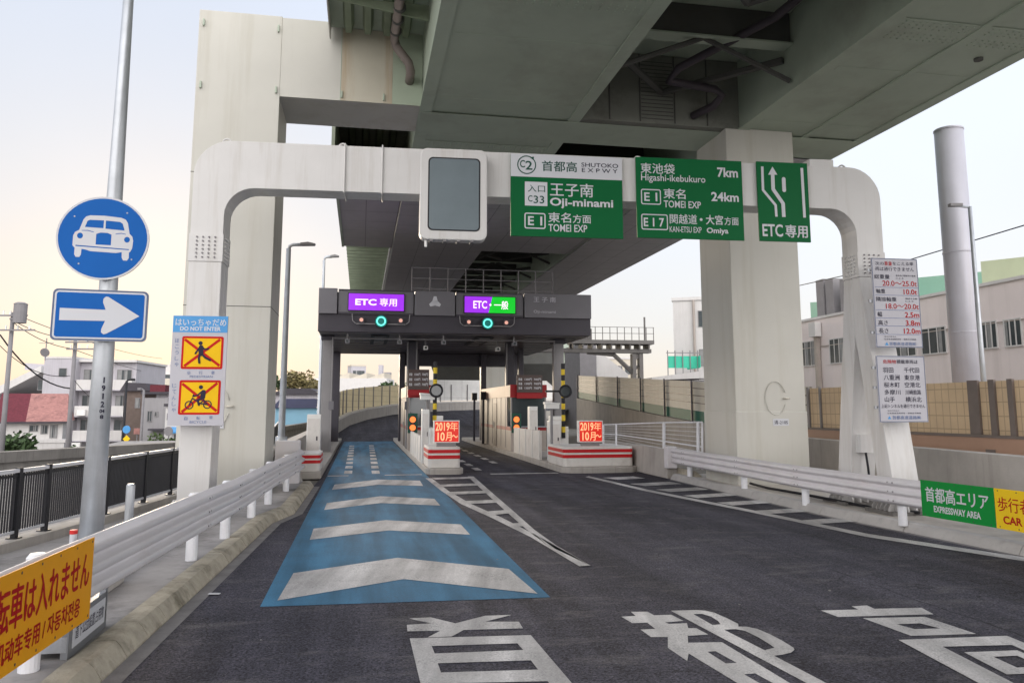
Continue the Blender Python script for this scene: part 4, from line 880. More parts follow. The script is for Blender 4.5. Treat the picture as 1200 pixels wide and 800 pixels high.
m = MB(); arr = [(80, 595), (305, 603), (291, 566), (293, 548), (305, 538), (318, 540), (475, 633), (312, 718), (296, 722), (284, 712), (285, 696), (303, 657), (78, 655)]
vv, ff = flat_fill([[F.pt(*q) for q in arr]]); m.add([(x, -0.006, z) for x, z in vv], ff, 'sign_white'); m.build('emblem', t, normals=False)
m = MB(); m.box(w * 0.3, w * 0.75, 0.027, 0.07, h * 0.25, h * 0.32, 'bare_edge'); m.box(w * 0.3, w * 0.75, 0.027, 0.07, h * 0.7, h * 0.77, 'bare_edge'); m.build('mounting_bracket', t)

# ================================================================== GUARDRAILS
def thrie(hh=0.5, amp=0.085):
    fr = [(0.0, 0.0)]
    for k in range(3):
        z = hh * k / 3; q = hh / 3
        fr += [(amp * 0.12, z + q * 0.10), (amp * 0.85, z + q * 0.26), (amp, z + q * 0.36), (amp, z + q * 0.64), (amp * 0.85, z + q * 0.74), (amp * 0.12, z + q * 0.90)]
    fr.append((0.0, hh))
    return fr + [(o - 0.012, z) for o, z in reversed(fr)]
def guardrail(name, label, path, posts, z0, side, hh=0.5):
    t = road_thing(name, label, 'guardrail', path[0][0], path[0][1], 0, 'white guardrails along the road'); oc, oa = path[0]
    loc = [(c - oc, a - oa) for c, a in path]
    fine = []
    for (c0, a0), (c1, a1) in zip(loc[:-1], loc[1:]):
        for k in range(4): fine.append((c0 + (c1 - c0) * k / 4, a0 + (a1 - a0) * k / 4))
    fine.append(loc[-1])
    m = MB(); m.sweep([(side * o, z0 + z) for o, z in thrie(hh)], fine, 'rail_white')
    m.build('rail', t, smooth=True)
    m = MB()                                            # bolt heads at the joints
    for c, a in posts:
        for da in (-0.06, 0.06):
            for z in (hh / 6, hh / 2, hh * 5 / 6): m.cyl((c - oc + side * 0.10, a + da - oa, z0 + z), (c - oc + side * 0.203, a + da - oa, z0 + z), 0.012, n=6, m='column_grey')
    m.build('bolts', t)
    for c, a in posts:
        m = MB(); m.cyl((c - oc, a - oa, 0.1), (c - oc, a - oa, z0 + hh - 0.05), 0.07, n=16, m='post_white'); m.cyl((c - oc, a - oa, z0 + hh - 0.05), (c - oc, a - oa, z0 + hh - 0.02), 0.073, 0.05, n=16, m='post_white')
        m.box(c - oc + (0.03 if side > 0 else -0.115), c - oc + (0.115 if side > 0 else -0.03), a - oa - 0.05, a - oa + 0.05, z0 + 0.12, z0 + 0.38, 'rail_white')
        m.build('post', t, smooth=False)
    return t
PL = [(-2.5, -0.5), (-2.42, 2.6), (-2.28, 6.5), (-2.0, 10.65), (-1.87, 12.3), (-1.79, 14.5), (-1.72, 16.4), (-1.6, 18.8)]
guardrail('guardrail', 'white ridged guardrail along the left kerb, bending past the big pier', [(c + 0.11, a) for c, a in [(-2.6, -3)] + PL + [(-1.52, 20.6)]], PL, 0.47, 1)
PR = [(8.78, 20.6), (8.72, 17.35), (8.62, 14.6), (8.7, 11.85), (8.92, 9.3), (9.1, 6.6), (9.25, 4.0)]
t = guardrail('guardrail', 'white ridged guardrail along the right kerb in front of the gantry feet', [(c - 0.11, a) for c, a in reversed([(8.82, 21.6)] + PR + [(9.4, 1)])], list(reversed(PR)), 0.43, -1, 0.43)
m = MB(); oc, oa = 9.29, 1; m.box(8.5 - oc, 8.8 - oc, 21.5 - oa, 21.75 - oa, 0.3, 0.9, 'rail_white'); m.build('end_box', t, bevel=0.02)

# banners fixed on the rails
def rail_banner(p0, p1, z0, z1, name, label, mt, off):
    A, B = Vector(W(*p0)), Vector(W(*p1)); d_ = B - A; rot = math.atan2(d_.y, d_.x)
    t = thing(name, label, 'banner', (A.x, A.y, z0), rot); w = d_.length; h = z1 - z0
    m = MB(); m.box(0, w, 0, 0.008, 0, h, mt)
    m.build('sheet', t)
    m = MB()
    for k in range(int(w / 0.3) + 1):
        for z in (0.03, h - 0.03): m.disc(0.06 + k * 0.3, z, 0.010, -0.002, 'dark_metal', 8)
    m.build('grommets', t, normals=False)
    return t, w, h
Y = -0.003
def railx(path, a):
    for (c0, a0), (c1, a1) in zip(path[:-1], path[1:]):
        if min(a0, a1) <= a <= max(a0, a1): return c0 + (c1 - c0) * (a - a0) / (a1 - a0)
cl = lambda a: railx([(-2.6, -3)] + PL, a) + 0.205
aR = 6.98
t, w, h = rail_banner((cl(aR - 2.2), aR - 2.2), (cl(aR), aR), 0.37, 0.985, 'warning_banner', 'amber sheet with red writing fixed on the left guardrail', 'banner_amber', 0)
m = MB(); m.text('自転車は入れません', w * 0.22, w * 0.965, h * 0.42, h * 0.86, Y, 'ink_red', 0.022); m.text('机动车专用 / 자동차전용', w * 0.31, w * 0.90, h * 0.12, h * 0.34, Y, 'ink_red', 0.03); m.build('lettering', t, normals=False)
PRr = [(8.82, 21.6)] + PR + [(9.4, 1)]
cr_ = lambda a: railx(PRr, a) - 0.205
aG0, aG1 = to_ca(gp(1080, 602, 0.36))[1], to_ca(gp(1170, 616.5, 0.36))[1]
aG0 = 11.18; aG1 = 9.85
t, w, h = rail_banner((cr_(aG0), aG0), (cr_(aG1), aG1), 0.35, 0.89, 'expressway_banner', 'green sheet with white writing fixed on the right guardrail', 'banner_green', 0)
m = MB(); m.text('首都高エリア', w * 0.07, w * 0.93, h * 0.42, h * 0.82, Y, 'sign_white', 0.022); m.text('EXPRESSWAY AREA', w * 0.18, w * 0.82, h * 0.15, h * 0.33, Y, 'sign_white', 0.03); m.build('lettering', t, normals=False)
t, w, h = rail_banner((cr_(aG1 - 0.01), aG1 - 0.01), (cr_(aG1 - 2.4), aG1 - 2.4), 0.35, 0.89, 'warning_banner', 'yellow sheet with red writing next to the green sheet on the right guardrail', 'banner_yellow', 0)
m = MB(); m.text('歩行者・自転車は入れません', w * 0.02, w * 0.97, h * 0.44, h * 0.80, Y, 'ink_red', 0.008); m.text('CAR ONLY', w * 0.05, w * 0.36, h * 0.14, h * 0.34, Y, 'ink_red', 0.03); m.build('lettering', t, normals=False)

# ================================================================== TOLL GATE
CF = 32.3
can = road_thing('toll_canopy', 'dark grey flat toll gate canopy on steel columns across both lanes', 'toll gate', 3.9, CF, 0); ox, oa = 3.9, CF
X = lambda c: c - ox
m = MB(); m.box(X(-1.75), X(9.5), 0.25, 13.2, 5.02, 6.62, 'dark_metal'); m.build('roof', can, bevel=0.02)
m = MB(); m.box(X(-1.75), X(9.5), 0.02, 0.248, 5.0, 5.74, 'dark_metal'); m.build('lower_fascia', can)
for c0, c1, z1 in ((-1.75, -1.03, 6.72), (2.06, 3.70, 6.69), (6.62, 9.5, 6.72)):
    m = MB(); m.box(X(c0), X(c1), -0.12, 0.246, 5.70, z1, 'fascia_grey'); o = m.build('fascia_panel', can, bevel=0.012)
    if 1 < c0 < 3:                                       # three-lobed emblem
        m = MB(); cx, cz = X(2.88), 6.24
        for k in range(3):
            q = R_(90 + 120 * k); dx, dz = math.cos(q), math.sin(q)
            m.add([(cx + dx * 0.25 - dz * 0.055, -0.126, cz + dz * 0.25 + dx * 0.055), (cx + dx * 0.25 + dz * 0.055, -0.126, cz + dz * 0.25 - dx * 0.055), (cx + dx * 0.03 + dz * 0.12, -0.126, cz + dz * 0.03 - dx * 0.12), (cx - dx * 0.02, -0.126, cz - dz * 0.02), (cx + dx * 0.03 - dz * 0.12, -0.126, cz + dz * 0.03 + dx * 0.12)], [(0, 1, 2, 3, 4)], 'sign_white')
        m.build('emblem', o, normals=False)
    if c0 > 6:
        m = MB(); m.text('王 子 南', X(7.0), X(7.95), 6.36, 6.58, -0.124, 'board_grey', 0.01); m.text('Oji-minami', X(7.0), X(7.95), 5.86, 6.02, -0.124, 'board_grey', 0.0); m.build('lettering', o, normals=False)
for c0, c1 in ((-0.98, 2.01), (3.75, 6.57)):
    m = MB(); m.box(X(c0), X(c1), -0.02, 0.246, 5.78, 6.66, 'fascia_grey'); m.box(X(c0), X(c1), -0.06, 0.2, 6.661, 6.70, 'dark_metal'); m.box(X(c0), X(c1), -0.06, 0.2, 5.70, 5.778, 'dark_metal'); m.build('sign_recess', can)
m = MB(); m.box(X(-1.72), X(9.47), 0.26, 13.15, 4.97, 5.015, 'canopy_soffit')
for k in range(9): m.box(X(-1.7), X(9.45), 1.2 + k * 1.4, 1.22 + k * 1.4, 4.955, 4.968, 'dark_metal')
m.build('soffit', can)
for c0 in (0.35, 4.75):                                  # recessed light tracks
    m = MB(); m.box(X(c0), X(c0 + 0.75), 0.9, 5.2, 4.90, 4.954, 'black_metal')
    for k in range(4): m.box(X(c0 + 0.15), X(c0 + 0.6), 1.1 + k * 1.05, 1.75 + k * 1.05, 4.88, 4.898, 'curtain')
    m.build('light_track', can)
m = MB(); m.box(X(2.2), X(9.0), 12.2, 13.1, 4.3, 4.954, 'dark_metal'); m.build('rear_beam', can)
for c, a, wd, dp in ((-1.42, 1.6, 0.38, 0.6), (8.55, 1.7, 0.40, 0.55), (2.2, 3.4, 0.36, 0.5), (6.72, 3.6, 0.36, 0.5), (-1.35, 11.8, 0.4, 0.5), (2.2, 11.8, 0.3, 0.5), (6.72, 11.8, 0.3, 0.5), (8.55, 11.8, 0.4, 0.5), (2.75, 8.5, 0.3, 0.4), (7.9, 7.0, 0.25, 0.4)):
    m = MB(); m.box(X(c - wd / 2), X(c + wd / 2), a, a + dp, 0.1, 4.95, 'dark_metal' if a > 2 else 'column_grey')
    if a < 2: m.box(X(c - wd / 2 - 0.08), X(c + wd / 2 + 0.08), a - 0.08, a + dp + 0.08, 4.78, 4.953, 'dark_metal')
    m.build('column', can, bevel=0.02)
for c, a, dz in ((-0.6, 0.5, 0.0), (1.5, 0.6, 0.0), (3.3, 0.5, 0.0), (6.3, 0.6, 0.0), (2.7, 2.2, 0.1), (5.9, 2.4, 0.1)):
    m = MB(); m.cyl((X(c), a, 4.72 - dz), (X(c), a, 4.954), 0.03, n=8, m='column_grey'); m.box(X(c) - 0.09, X(c) + 0.09, a - 0.22, a + 0.16, 4.56 - dz, 4.72 - dz, 'lamp_white' if dz else 'fascia_grey'); m.disc(X(c), 4.64 - dz, 0.06, a - 0.222, 'glass_dark', 12); m.build('camera', can)
m = MB()
for c, a in ((2.0, 3.3), (2.4, 3.35), (6.52, 3.5), (8.3, 1.62), (-1.2, 1.52)): m.cyl((X(c), a, 0.2), (X(c), a, 4.9), 0.035, n=8, m='column_grey'); m.box(X(c) - 0.1, X(c) + 0.1, a - 0.08, a - 0.001, 1.9, 2.25, 'fascia_grey')
m.tube([(X(-1.2), 1.5, 4.86), (X(2.0), 1.5, 4.86), (X(6.5), 1.5, 4.86), (X(8.3), 1.5, 4.86)], 0.04, 8, 'column_grey'); m.build('conduit', can)
m = MB()
x0, x1 = X(2.05), X(8.35)
for k in range(9): q = x0 + (x1 - x0) * k / 8; m.box(q - 0.02, q + 0.02, 2.0, 2.06, 6.62, 8.05, 'utility_grey'); m.box(q - 0.025, q + 0.025, 2.0, 2.8, 6.63, 6.68, 'column_grey')
for z in (7.1, 7.55, 8.02): m.box(x0, x1, 2.012, 2.048, z, z + 0.03, 'utility_grey')
m.box(x0, x1, 2.0, 3.6, 6.625, 6.66, 'column_grey')
m.build('railing', can)

# electronic lane signs
GL = 'electronic lane signs on the toll canopy'
def lane_sign(c0, c1, z0, z1, label):
    t = road_thing('lane_sign', label, 'electronic sign', c0, CF - 0.10, z0, GL); w, h = c1 - c0, z1 - z0
    m = MB(); m.box(-0.03, w + 0.03, 0.005, 0.075, -0.03, h + 0.03, 'black_metal'); m.build('housing', t)
    return t, w, h
t, w, h = lane_sign(-0.58, 1.62, 5.86, 6.53, 'purple glowing sign for toll card lanes only, over the blue left lane')
m = MB(); m.box(0, w, 0, 0.004, 0, h, 'led_purple'); m.build('display', t); m = MB(); m.text('ETC', w * 0.12, w * 0.50, h * 0.30, h * 0.68, -0.004, 'led_white', 0.03); m.text('専用', w * 0.56, w * 0.87, h * 0.27, h * 0.74, -0.004, 'led_white', 0.012); m.build('lettering', t, normals=False)
t, w, h = lane_sign(4.1, 6.22, 5.86, 6.53, 'half purple, half green glowing sign for mixed payment, over the right lane')
m = MB(); m.add([(0, -0.001, 0), (w * 0.47, -0.001, 0), (w * 0.545, -0.001, h), (0, -0.001, h)], [(0, 1, 2, 3)], 'led_purple'); m.add([(w * 0.47, -0.001, 0), (w, -0.001, 0), (w, -0.001, h), (w * 0.545, -0.001, h)], [(0, 1, 2, 3)], 'led_green'); m.build('display', t, normals=False)
m = MB(); m.text('ETC', w * 0.17, w * 0.44, h * 0.26, h * 0.74, -0.005, 'led_white', 0.02); m.disc(w * 0.505, h * 0.5, 0.045, -0.005, 'led_white'); m.text('一般', w * 0.58, w * 0.86, h * 0.24, h * 0.76, -0.005, 'led_white', 0.012); m.build('lettering', t, normals=False)
# lane signals under them
def lane_signal(c, label):
    t = road_thing('lane_signal', label, 'signal lamp', c, CF - 0.2, 5.42, 'round lane signals under the lane signs')
    m = MB(); m.cyl((0, 0.0, 0), (0, 0.18, 0), 0.26, n=28, m='black_metal'); m.build('housing', t)
    m = MB(); m.disc(0, 0, 0.24, -0.003, 'signal_glow', 28); m.ring(0, 0, 0.19, 0.135, -0.006, 'signal_teal'); m.build('lamp', t, normals=False)
    m = MB(); m.box(-0.98, 0.98, 0.05, 0.11, -0.13, -0.09, 'column_grey')
    m.tube([(-1.0, 0.1, -0.1), (-1.12, 0.1, 0.0), (-1.15, 0.15, 0.3)], 0.02, 6, 'column_grey'); m.tube([(1.0, 0.1, -0.1), (1.12, 0.1, 0.0), (1.15, 0.15, 0.3)], 0.02, 6, 'column_grey'); m.build('bar', t)
    for s in (-0.78, 0.78):
        m = MB(); m.box(s - 0.11, s + 0.11, 0, 0.14, -0.088, 0.16, 'dark_metal'); m.disc(s, 0.04, 0.075, -0.004, 'lamp_pink'); m.build('flash_lamp', t)
    return t
lane_signal(0.72, 'teal ring signal under the purple sign'); lane_signal(5.05, 'teal ring signal under the purple and green sign')

# islands
def island(label, c0, c1, a0, a1, nose=True):
    t = road_thing('toll_island', label, 'traffic island', (c0 + c1) / 2, a0, 0, 'raised toll islands'); h = (c1 - c0) / 2
    pts = ([(-h, 0.35), (-h * 0.8, 0.08), (-h * 0.5, 0), (h * 0.5, 0), (h * 0.8, 0.08), (h, 0.35)] if nose else [(-h, 0), (h, 0)]) + [(h, a1 - a0), (-h, a1 - a0)]
    m = MB(); m.prism(pts, lambda u, v: (u, v, -0.02), (0, 0, 0.20), 'concrete'); m.build('kerb_slab', t, bevel=0.03)
    return t
island('narrow concrete island between the two lanes', 1.98, 3.12, 24.2, 49); island('broad concrete island right of the right lane', 6.12, 8.6, 23.9, 49); island('concrete edge strip left of the blue lane', -1.75, -1.06, 23.6, 49, False)
def crash_block(label, c0, c1, a0, d, z1, s0=0.25, pad=0.12):
    t = road_thing('crash_block', label, 'barrier block', (c0 + c1) / 2, a0, 0.18, 'white blocks with red stripes'); h = (c1 - c0) / 2
    rp = rr_pts(-h, h, 0, d, pad, 4)
    m = MB(); m.prism(rp, lambda u, v: (u, v, 0), (0, 0, z1), 'block_white'); m.build('body', t, bevel=0.02)
    rp2 = rr_pts(-h - 0.006, h + 0.006, -0.006, d + 0.006, pad + 0.006, 4)
    for k in range(2):
        m = MB(); m.prism(rp2, lambda u, v, k=k: (u, v, z1 * 0.44 + k * z1 * 0.27), (0, 0, z1 * 0.17), 'red_stripe'); m.build('stripe', t)
    return t
crash_block('white block with two red stripes under the red sign of the middle island', 2.05, 3.02, 24.45, 1.9, 0.62)
crash_block('long white block with two red stripes under the red sign right of the right lane', 6.2, 8.45, 24.2, 2.2, 0.60)
crash_block('small white block with two red stripes left of the blue lane', -1.72, -1.1, 23.8, 1.5, 0.52)
def led_panel(label, c, a, z):
    t = road_thing('led_sign', label, 'electronic sign', c, a, z, 'red date signs on the striped blocks')
    m = MB(); m.box(-0.40, 0.40, 0.0, 0.22, 0.12, 0.80, 'lamp_white'); m.build('housing', t, bevel=0.01)
    m = MB(); m.box(-0.30, 0.30, 0.05, 0.17, 0.0, 0.118, 'column_grey'); m.build('stand', t)
    m = MB(); m.add([(-0.37, -0.003, 0.15), (0.37, -0.003, 0.15), (0.37, -0.003, 0.77), (-0.37, -0.003, 0.77)], [(0, 1, 2, 3)], 'led_red'); m.build('display', t, normals=False)
    m = MB(); m.text('2019', -0.345, 0.09, 0.48, 0.74, -0.007, 'led_orange', 0.02); m.text('年', 0.10, 0.345, 0.48, 0.745, -0.007, 'led_orange', 0.0); m.text('10', -0.28, -0.06, 0.18, 0.44, -0.007, 'led_orange', 0.02); m.text('月', -0.03, 0.15, 0.18, 0.44, -0.007, 'led_orange', 0.012); m.text('～', 0.16, 0.345, 0.27, 0.36, -0.007, 'led_orange', 0.03); m.build('lettering', t, normals=False)
led_panel('red glowing date sign on the striped block of the middle island', 2.62, 24.7, 0.80); led_panel('red glowing date sign on the long striped block on the right', 7.22, 24.7, 0.78)
# barrier arms standing upright with round mirrors
def gate(label, c, a):
    t = road_thing('barrier_gate', label, 'barrier', c, a, 0.18, 'raised yellow and black barrier arms')
    m = MB(); m.box(-0.2, 0.2, -0.2, 0.2, 0, 1.15, 'lamp_white'); m.build('cabinet', t, bevel=0.02)
    m = MB()
    for k in range(13): m.cyl((0.0, -0.26, 0.75 + k * 0.2), (0.0, -0.26, 0.948 + k * 0.2), 0.07, n=10, m='pole_yellow' if k % 2 else 'black_metal')
    m.build('arm', t); return t
gate('raised yellow and black barrier arm on the middle island', 2.45, 27.2); gate('raised yellow and black barrier arm on the right island', 7.0, 27.6)
def ring_mirror(label, c, a, z, arm):
    t = road_thing('round_mirror', label, 'mirror', c, a, z, 'black ringed mirrors by the barrier arms')
    m = MB(); m.tube([(0.2 * math.cos(q), 0, 0.2 * math.sin(q)) for q in [2 * math.pi * k / 24 for k in range(24)]], 0.035, 8, 'black_metal', closed=True); m.build('rim', t, smooth=True)
    m = MB(); m.disc(0, 0, 0.19, 0.0, 'glass_dark', 24); m.build('glass', t)
    m = MB(); m.tube([(arm, 0.1, 0.0), (0, 0.06, 0)], 0.035, 6, 'black_metal'); m.tube([(0, 0.06, 0), (0, 0.2, -0.05)], 0.03, 6, 'black_metal'); m.build('arm', t)
ring_mirror('black ringed mirror beside the raised arm on the middle island', 2.46, 26.6, 2.55, 0.2); ring_mirror('black ringed mirror on a long arm on the right island', 7.0, 27.0, 2.55, -0.7)

# toll booths
def booth(label, c0, c1, a0, a1, zt_, big):
    t = road_thing('toll_booth', label, 'toll booth', (c0 + c1) / 2, a0, 0.18, 'toll booths on the islands'); h = (c1 - c0) / 2; d = a1 - a0
    m = MB(); m.box(-h, h, 0.0, d, 0.85, 1.0, 'booth_red'); m.box(-h, h, 0, d, 0, 0.85, 'booth_panel')
    m.box(-h, -h + 0.06, 0.9, d, 1.0, zt_ - 0.5, 'booth_panel'); m.box(h - 0.06, h, 0.9, d, 1.0, zt_ - 0.5, 'booth_panel'); m.box(-h + 0.06, h - 0.06, d - 0.06, d, 1.0, zt_ - 0.5, 'booth_panel')
    for k in range(1, 7): m.box(-h - 0.012, -h - 0.002, d * k / 7, d * k / 7 + 0.03, 0.1, zt_ - 0.5, 'column_grey')
    m.build('body', t)
    m = MB(); m.box(-h - 0.02, h + 0.02, 0.02, d, zt_ - 0.498, zt_, 'booth_peach'); m.box(-h - 0.03, h + 0.03, -0.02, 0.016, zt_ - 0.52, zt_ + 0.02, 'booth_red'); m.build('roof', t)
    m = MB()
    for x in (-h, h - 0.06): m.box(x, x + 0.06, 0.0, 0.06, 1.0, zt_ - 0.5, 'column_grey')
    m.build('window_frame', t)
    m = MB(); m.box(-h + 0.062, h - 0.062, 0.02, 0.032, 1.002, zt_ - 0.522, 'glass_dark'); m.box(-h + 0.02, -h + 0.032, 0.07, 0.88, 1.002, zt_ - 0.522, 'glass_dark'); m.build('window', t)
    m = MB(); m.box(-h - 0.02, -h - 0.013, d * 0.42, d * 0.42 + 0.85, 0.06, 2.02, 'booth_board'); m.box(-h - 0.05, -h - 0.021, d * 0.42 + 0.7, d * 0.42 + 0.76, 0.9, 1.15, 'bare_edge'); m.build('door', t)
    m = MB(); m.box(-h - 0.06, h + 0.02, -0.08, -0.002, 0.98, 1.03, 'bare_edge'); m.build('sill', t)
    m = MB(); m.box(-h + 0.15, h - 0.1, 0.5, 0.8, 1.01, 1.5, 'booth_panel'); m.cyl((-0.05, 0.35, 1.01), (-0.05, 0.35, 1.35), 0.09, n=10, m='column_grey'); m.build('desk', t)
    return t, h
t, h = booth('narrow red and peach toll booth on the middle island', 2.02, 2.95, 34.6, 41, 2.75, False)
t, h = booth('larger peach and red toll booth on the right island', 6.22, 7.75, 33.2, 41.5, 2.75, True)
def rate_board(label, c0, c1, a, z0, z1):
    t = road_thing('rate_board', label, 'notice board', c0, a, z0, 'dark boards with white figures over the booths'); w, h = c1 - c0, z1 - z0
    m = MB(); m.box(0, w, 0, 0.06, 0, h, 'booth_board'); m.build('panel', t)
    m = MB()
    for i in range(3):
        z = h * (0.68 - 0.25 * i)
        for x0, x1 in ((0.06, 0.2), (0.3, 0.58), (0.66, 0.94)):
            m.text(('普通', '1300円', '700円')[(0, 1, 2)[int(x0 > 0.2) + int(x0 > 0.6)]], w * x0, w * x1, z, z + h * 0.14, -0.004, 'sign_white', 0.02)
    m.build('lettering', t, normals=False)
    m = MB(); m.box(0, w, 0.02, 0.06, -0.25, -0.02, 'booth_red'); m.build('valance', t)
rate_board('dark board of white figures over the middle booth', 1.95, 2.85, 34.2, 2.75, 3.6); rate_board('dark board of white figures over the larger right booth', 6.45, 7.55, 33.0, 2.62, 3.35)
def amber(label, c, a, z):
    t = road_thing('amber_signal', label, 'signal lamp', c, a, z, 'pairs of amber lamps by the booths')
    m = MB(); m.box(-0.20, 0.20, 0, 0.1, 0, 0.80, 'ink_green'); m.build('backboard', t, bevel=0.02)
    for z_ in (0.22, 0.55):
        m = MB(); m.disc(0, z_, 0.125, -0.004, 'amber_lamp'); m.ring(0, z_, 0.16, 0.125, -0.006, 'black_metal'); m.build('lamp', t, normals=False)
    m = MB(); m.cyl((0, 0.05, -z + 0.18), (0, 0.05, 0), 0.05, n=8, m='pole_yellow'); m.build('post', t)
amber('amber lamp pair beside the middle booth', 2.12, 33.2, 0.95); amber('amber lamp pair beside the larger right booth', 6.35, 32.6, 0.95)
# white cabinets, camera posts and low panels on the islands
def cabinet(label, c, a, w, d_, h, cat='cabinet'):
    t = road_thing('equipment_cabinet', label, cat, c, a, 0.18, 'white equipment cabinets on the islands')
    m = MB(); m.box(-w / 2, w / 2, 0, d_, 0, h, 'lamp_white'); m.build('body', t, bevel=0.015)
    m = MB(); m.box(-w / 2 + 0.03, w / 2 - 0.03, -0.008, -0.001, h * 0.08, h * 0.92, 'block_white'); m.box(w * 0.2, w * 0.3, -0.02, -0.0085, h * 0.5, h * 0.58, 'dark_metal'); m.build('door', t)
cabinet('slim tall white cabinet at the left of the middle island', 2.12, 26.6, 0.24, 0.35, 1.75); cabinet('grey white cabinet behind the red sign of the middle island', 2.4, 26.2, 0.36, 0.4, 1.15)
cabinet('pair partner white pillar beyond the raised arm of the middle island', 2.95, 30.5, 0.3, 0.3, 1.5); cabinet('white pillar beyond it at the right edge of the middle island', 3.02, 28.3, 0.26, 0.3, 1.3)
cabinet('tall white cabinet left of the raised arm on the right island', 6.62, 27.0, 0.4, 0.4, 1.35); cabinet('tallest white cabinet in front of the right booth', 6.6, 30.4, 0.32, 0.4, 1.85); cabinet('white cabinet beside the raised arm on the right island', 7.0, 28.2, 0.5, 0.4, 1.5)
cabinet('white cabinet against the left canopy column', -1.42, 25.7, 0.42, 0.5, 1.6)
def low_panel(label, c, a0, a1, h):
    t = road_thing('low_screen', label, 'low wall', c, a0, 0.18, 'low white screens along the islands')
    m = MB(); m.box(-0.04, 0.04, 0, a1 - a0, 0, h, 'block_white'); m.build('panel', t)
    m = MB(); k = 0
    while k * 1.2 <= a1 - a0: m.box(-0.055, -0.042, k * 1.2, k * 1.2 + 0.08, 0, h + 0.03, 'lamp_white'); k += 1
    m.build('posts', t)
low_panel('low white screen along the left edge of the middle island', 2.06, 27.5, 33.0, 0.85); low_panel('low white screen along the left edge of the right island', 6.24, 27.6, 32.4, 1.0)
def camera_post(label, c, a, h):
    t = road_thing('camera_post', label, 'camera post', c, a, 0.18, 'slim posts with box cameras')
    m = MB(); m.cyl((0, 0, 0), (0, 0, h), 0.045, n=10, m='column_grey'); m.cyl((0, 0, 0), (0, 0, 0.04), 0.13, n=12, m='column_grey'); m.build('post', t)
    m = MB(); m.box(-0.24, 0.24, -0.14, 0.1, h + 0.02, h + 0.17, 'lamp_white'); m.prism([(-0.26, h + 0.172), (0.26, h + 0.172), (0.26, h + 0.21), (-0.26, h + 0.25)], lambda u, v: (u, -0.16, v), (0, 0.3, 0), 'lamp_white'); m.build('camera', t, bevel=0.01)
camera_post('slim post with a white box camera on the middle island', 2.2, 27.0, 2.05); camera_post('slim post with a white box camera on the right island', 6.35, 26.4, 1.75)
for c, a, lb in ((5.98, 40.0, 'first'), (6.02, 43.5, 'second')):
    t = road_thing('sensor_post', ('nearer' if lb == 'first' else 'farther') + ' thin dark sensor post at the edge behind the right booth', 'post', c + 0.1, a, 0.18, 'thin sensor posts')
    m = MB(); m.cyl((0, 0, 0), (0, 0, 2.2), 0.06, n=8, m='dark_metal'); m.build('shaft', t); m = MB(); m.box(-0.14, 0.14, -0.1, 0.1, 2.2, 2.6, 'black_metal'); m.build('sensor', t)

# ================================================================== LEFT PARAPET, STREET LAMPS
wall = MB(); wall.sweep([(0, 0.0), (0.28, 0.0), (0.22, 1.0), (0.26, 1.02), (0.26, 1.09), (-0.04, 1.09), (-0.04, 1.02), (0, 1.0)], [(-2.02, 21.0), (-2.02, 33), (-2.0, 47.8)], 'concrete')
tag(place_road(wall.build('parapet_wall')), 'pale concrete parapet left of the blue lane, running from the guardrail end to the canopy', 'wall')
m = MB(); m.prism([(0, 0), (0.55, 0), (0.55, 0.12), (0.1, 0.6), (0, 0.6)], lambda u, v: (-1.72 + u * 0.55, 20.9, v), (0.0, 0.7, 0), 'concrete'); tag(place_road(m.build('wedge_block', bevel=0.02)), 'sloped concrete wedge at the end of the left guardrail', 'concrete block')
m = MB(); m.box(-2.05, -1.45, 20.65, 20.95, 0.12, 1.18, 'rail_white'); tag(place_road(m.build('rail_end_post', bevel=0.03)), 'white boxy end post closing the left guardrail', 'end post')
t = road_thing('street_lamp', 'near grey street lamp standing on the parapet left of the canopy', 'street lamp', -2.0, 21.6, 1.0, 'street lamps with single arms')
m = MB(); m.tube([(0, 0, 0), (0, 0, 0.25), (0, 0, 0.26), (0, 0, 5.2)], [0.17, 0.15, 0.09, 0.065], 14, 'galvanised'); m.build('pole', t, smooth=True)
m = MB(); m.tube([(0, 0, 5.15), (0.03, 0, 5.27), (0.12, 0, 5.31), (0.35, 0, 5.32)], 0.045, 8, 'galvanised'); m.build('arm', t, smooth=True)
m = MB(); m.prism([(0.3, 5.29), (0.68, 5.31), (0.7, 5.35), (0.5, 5.39), (0.3, 5.36)], lambda u, v: (u, -0.1, v), (0, 0.2, 0), 'column_grey'); m.build('lamp_head', t, bevel=0.01)
l2 = dup(t, W(-2.35, 47.5, 1.0), PHI, 'far street lamp rising behind the left end of the canopy'); l2.scale = (1.25, 1.25, 1.85)

# barrier along the ramp and its noise panels
m = MB(); m.sweep([(-0.3, -0.3), (0, -0.3), (-0.02, 0.85), (-0.27, 0.85)], RO, 'concrete'); m.sweep([(-0.32, 0.853), (0.03, 0.853), (0.03, 0.98), (-0.32, 0.98)], RO, 'block_white')
tag(place_road(m.build('ramp_parapet')), 'concrete parapet with a white top curving right along the ramp', 'wall')
tile_mat('noise_white', (0.72, 0.70, 0.67), (0.5, 0.48, 0.46), (2, 3.0), (0, 2.2), 0.6, 0.05)
tile_mat('noise_cream', (0.80, 0.74, 0.58), (0.50, 0.46, 0.36), (2, 0.5), (1, 60.0), 0.6, 0.03)
translucent('noise_cream', 0.45)
m = MB(); PNL = [(c - 0.3, a + 0.1, z) for i, (c, a, z) in enumerate(RO)]
m.sweep([(-0.12, 0.75), (-0.06, 0.75), (-0.06, 2.75), (-0.12, 2.75)], PNL[:7], 'noise_cream'); m.sweep([(-0.12, 1.05), (-0.06, 1.05), (-0.06, 3.3), (-0.12, 3.3)], PNL[6:], 'noise_white')
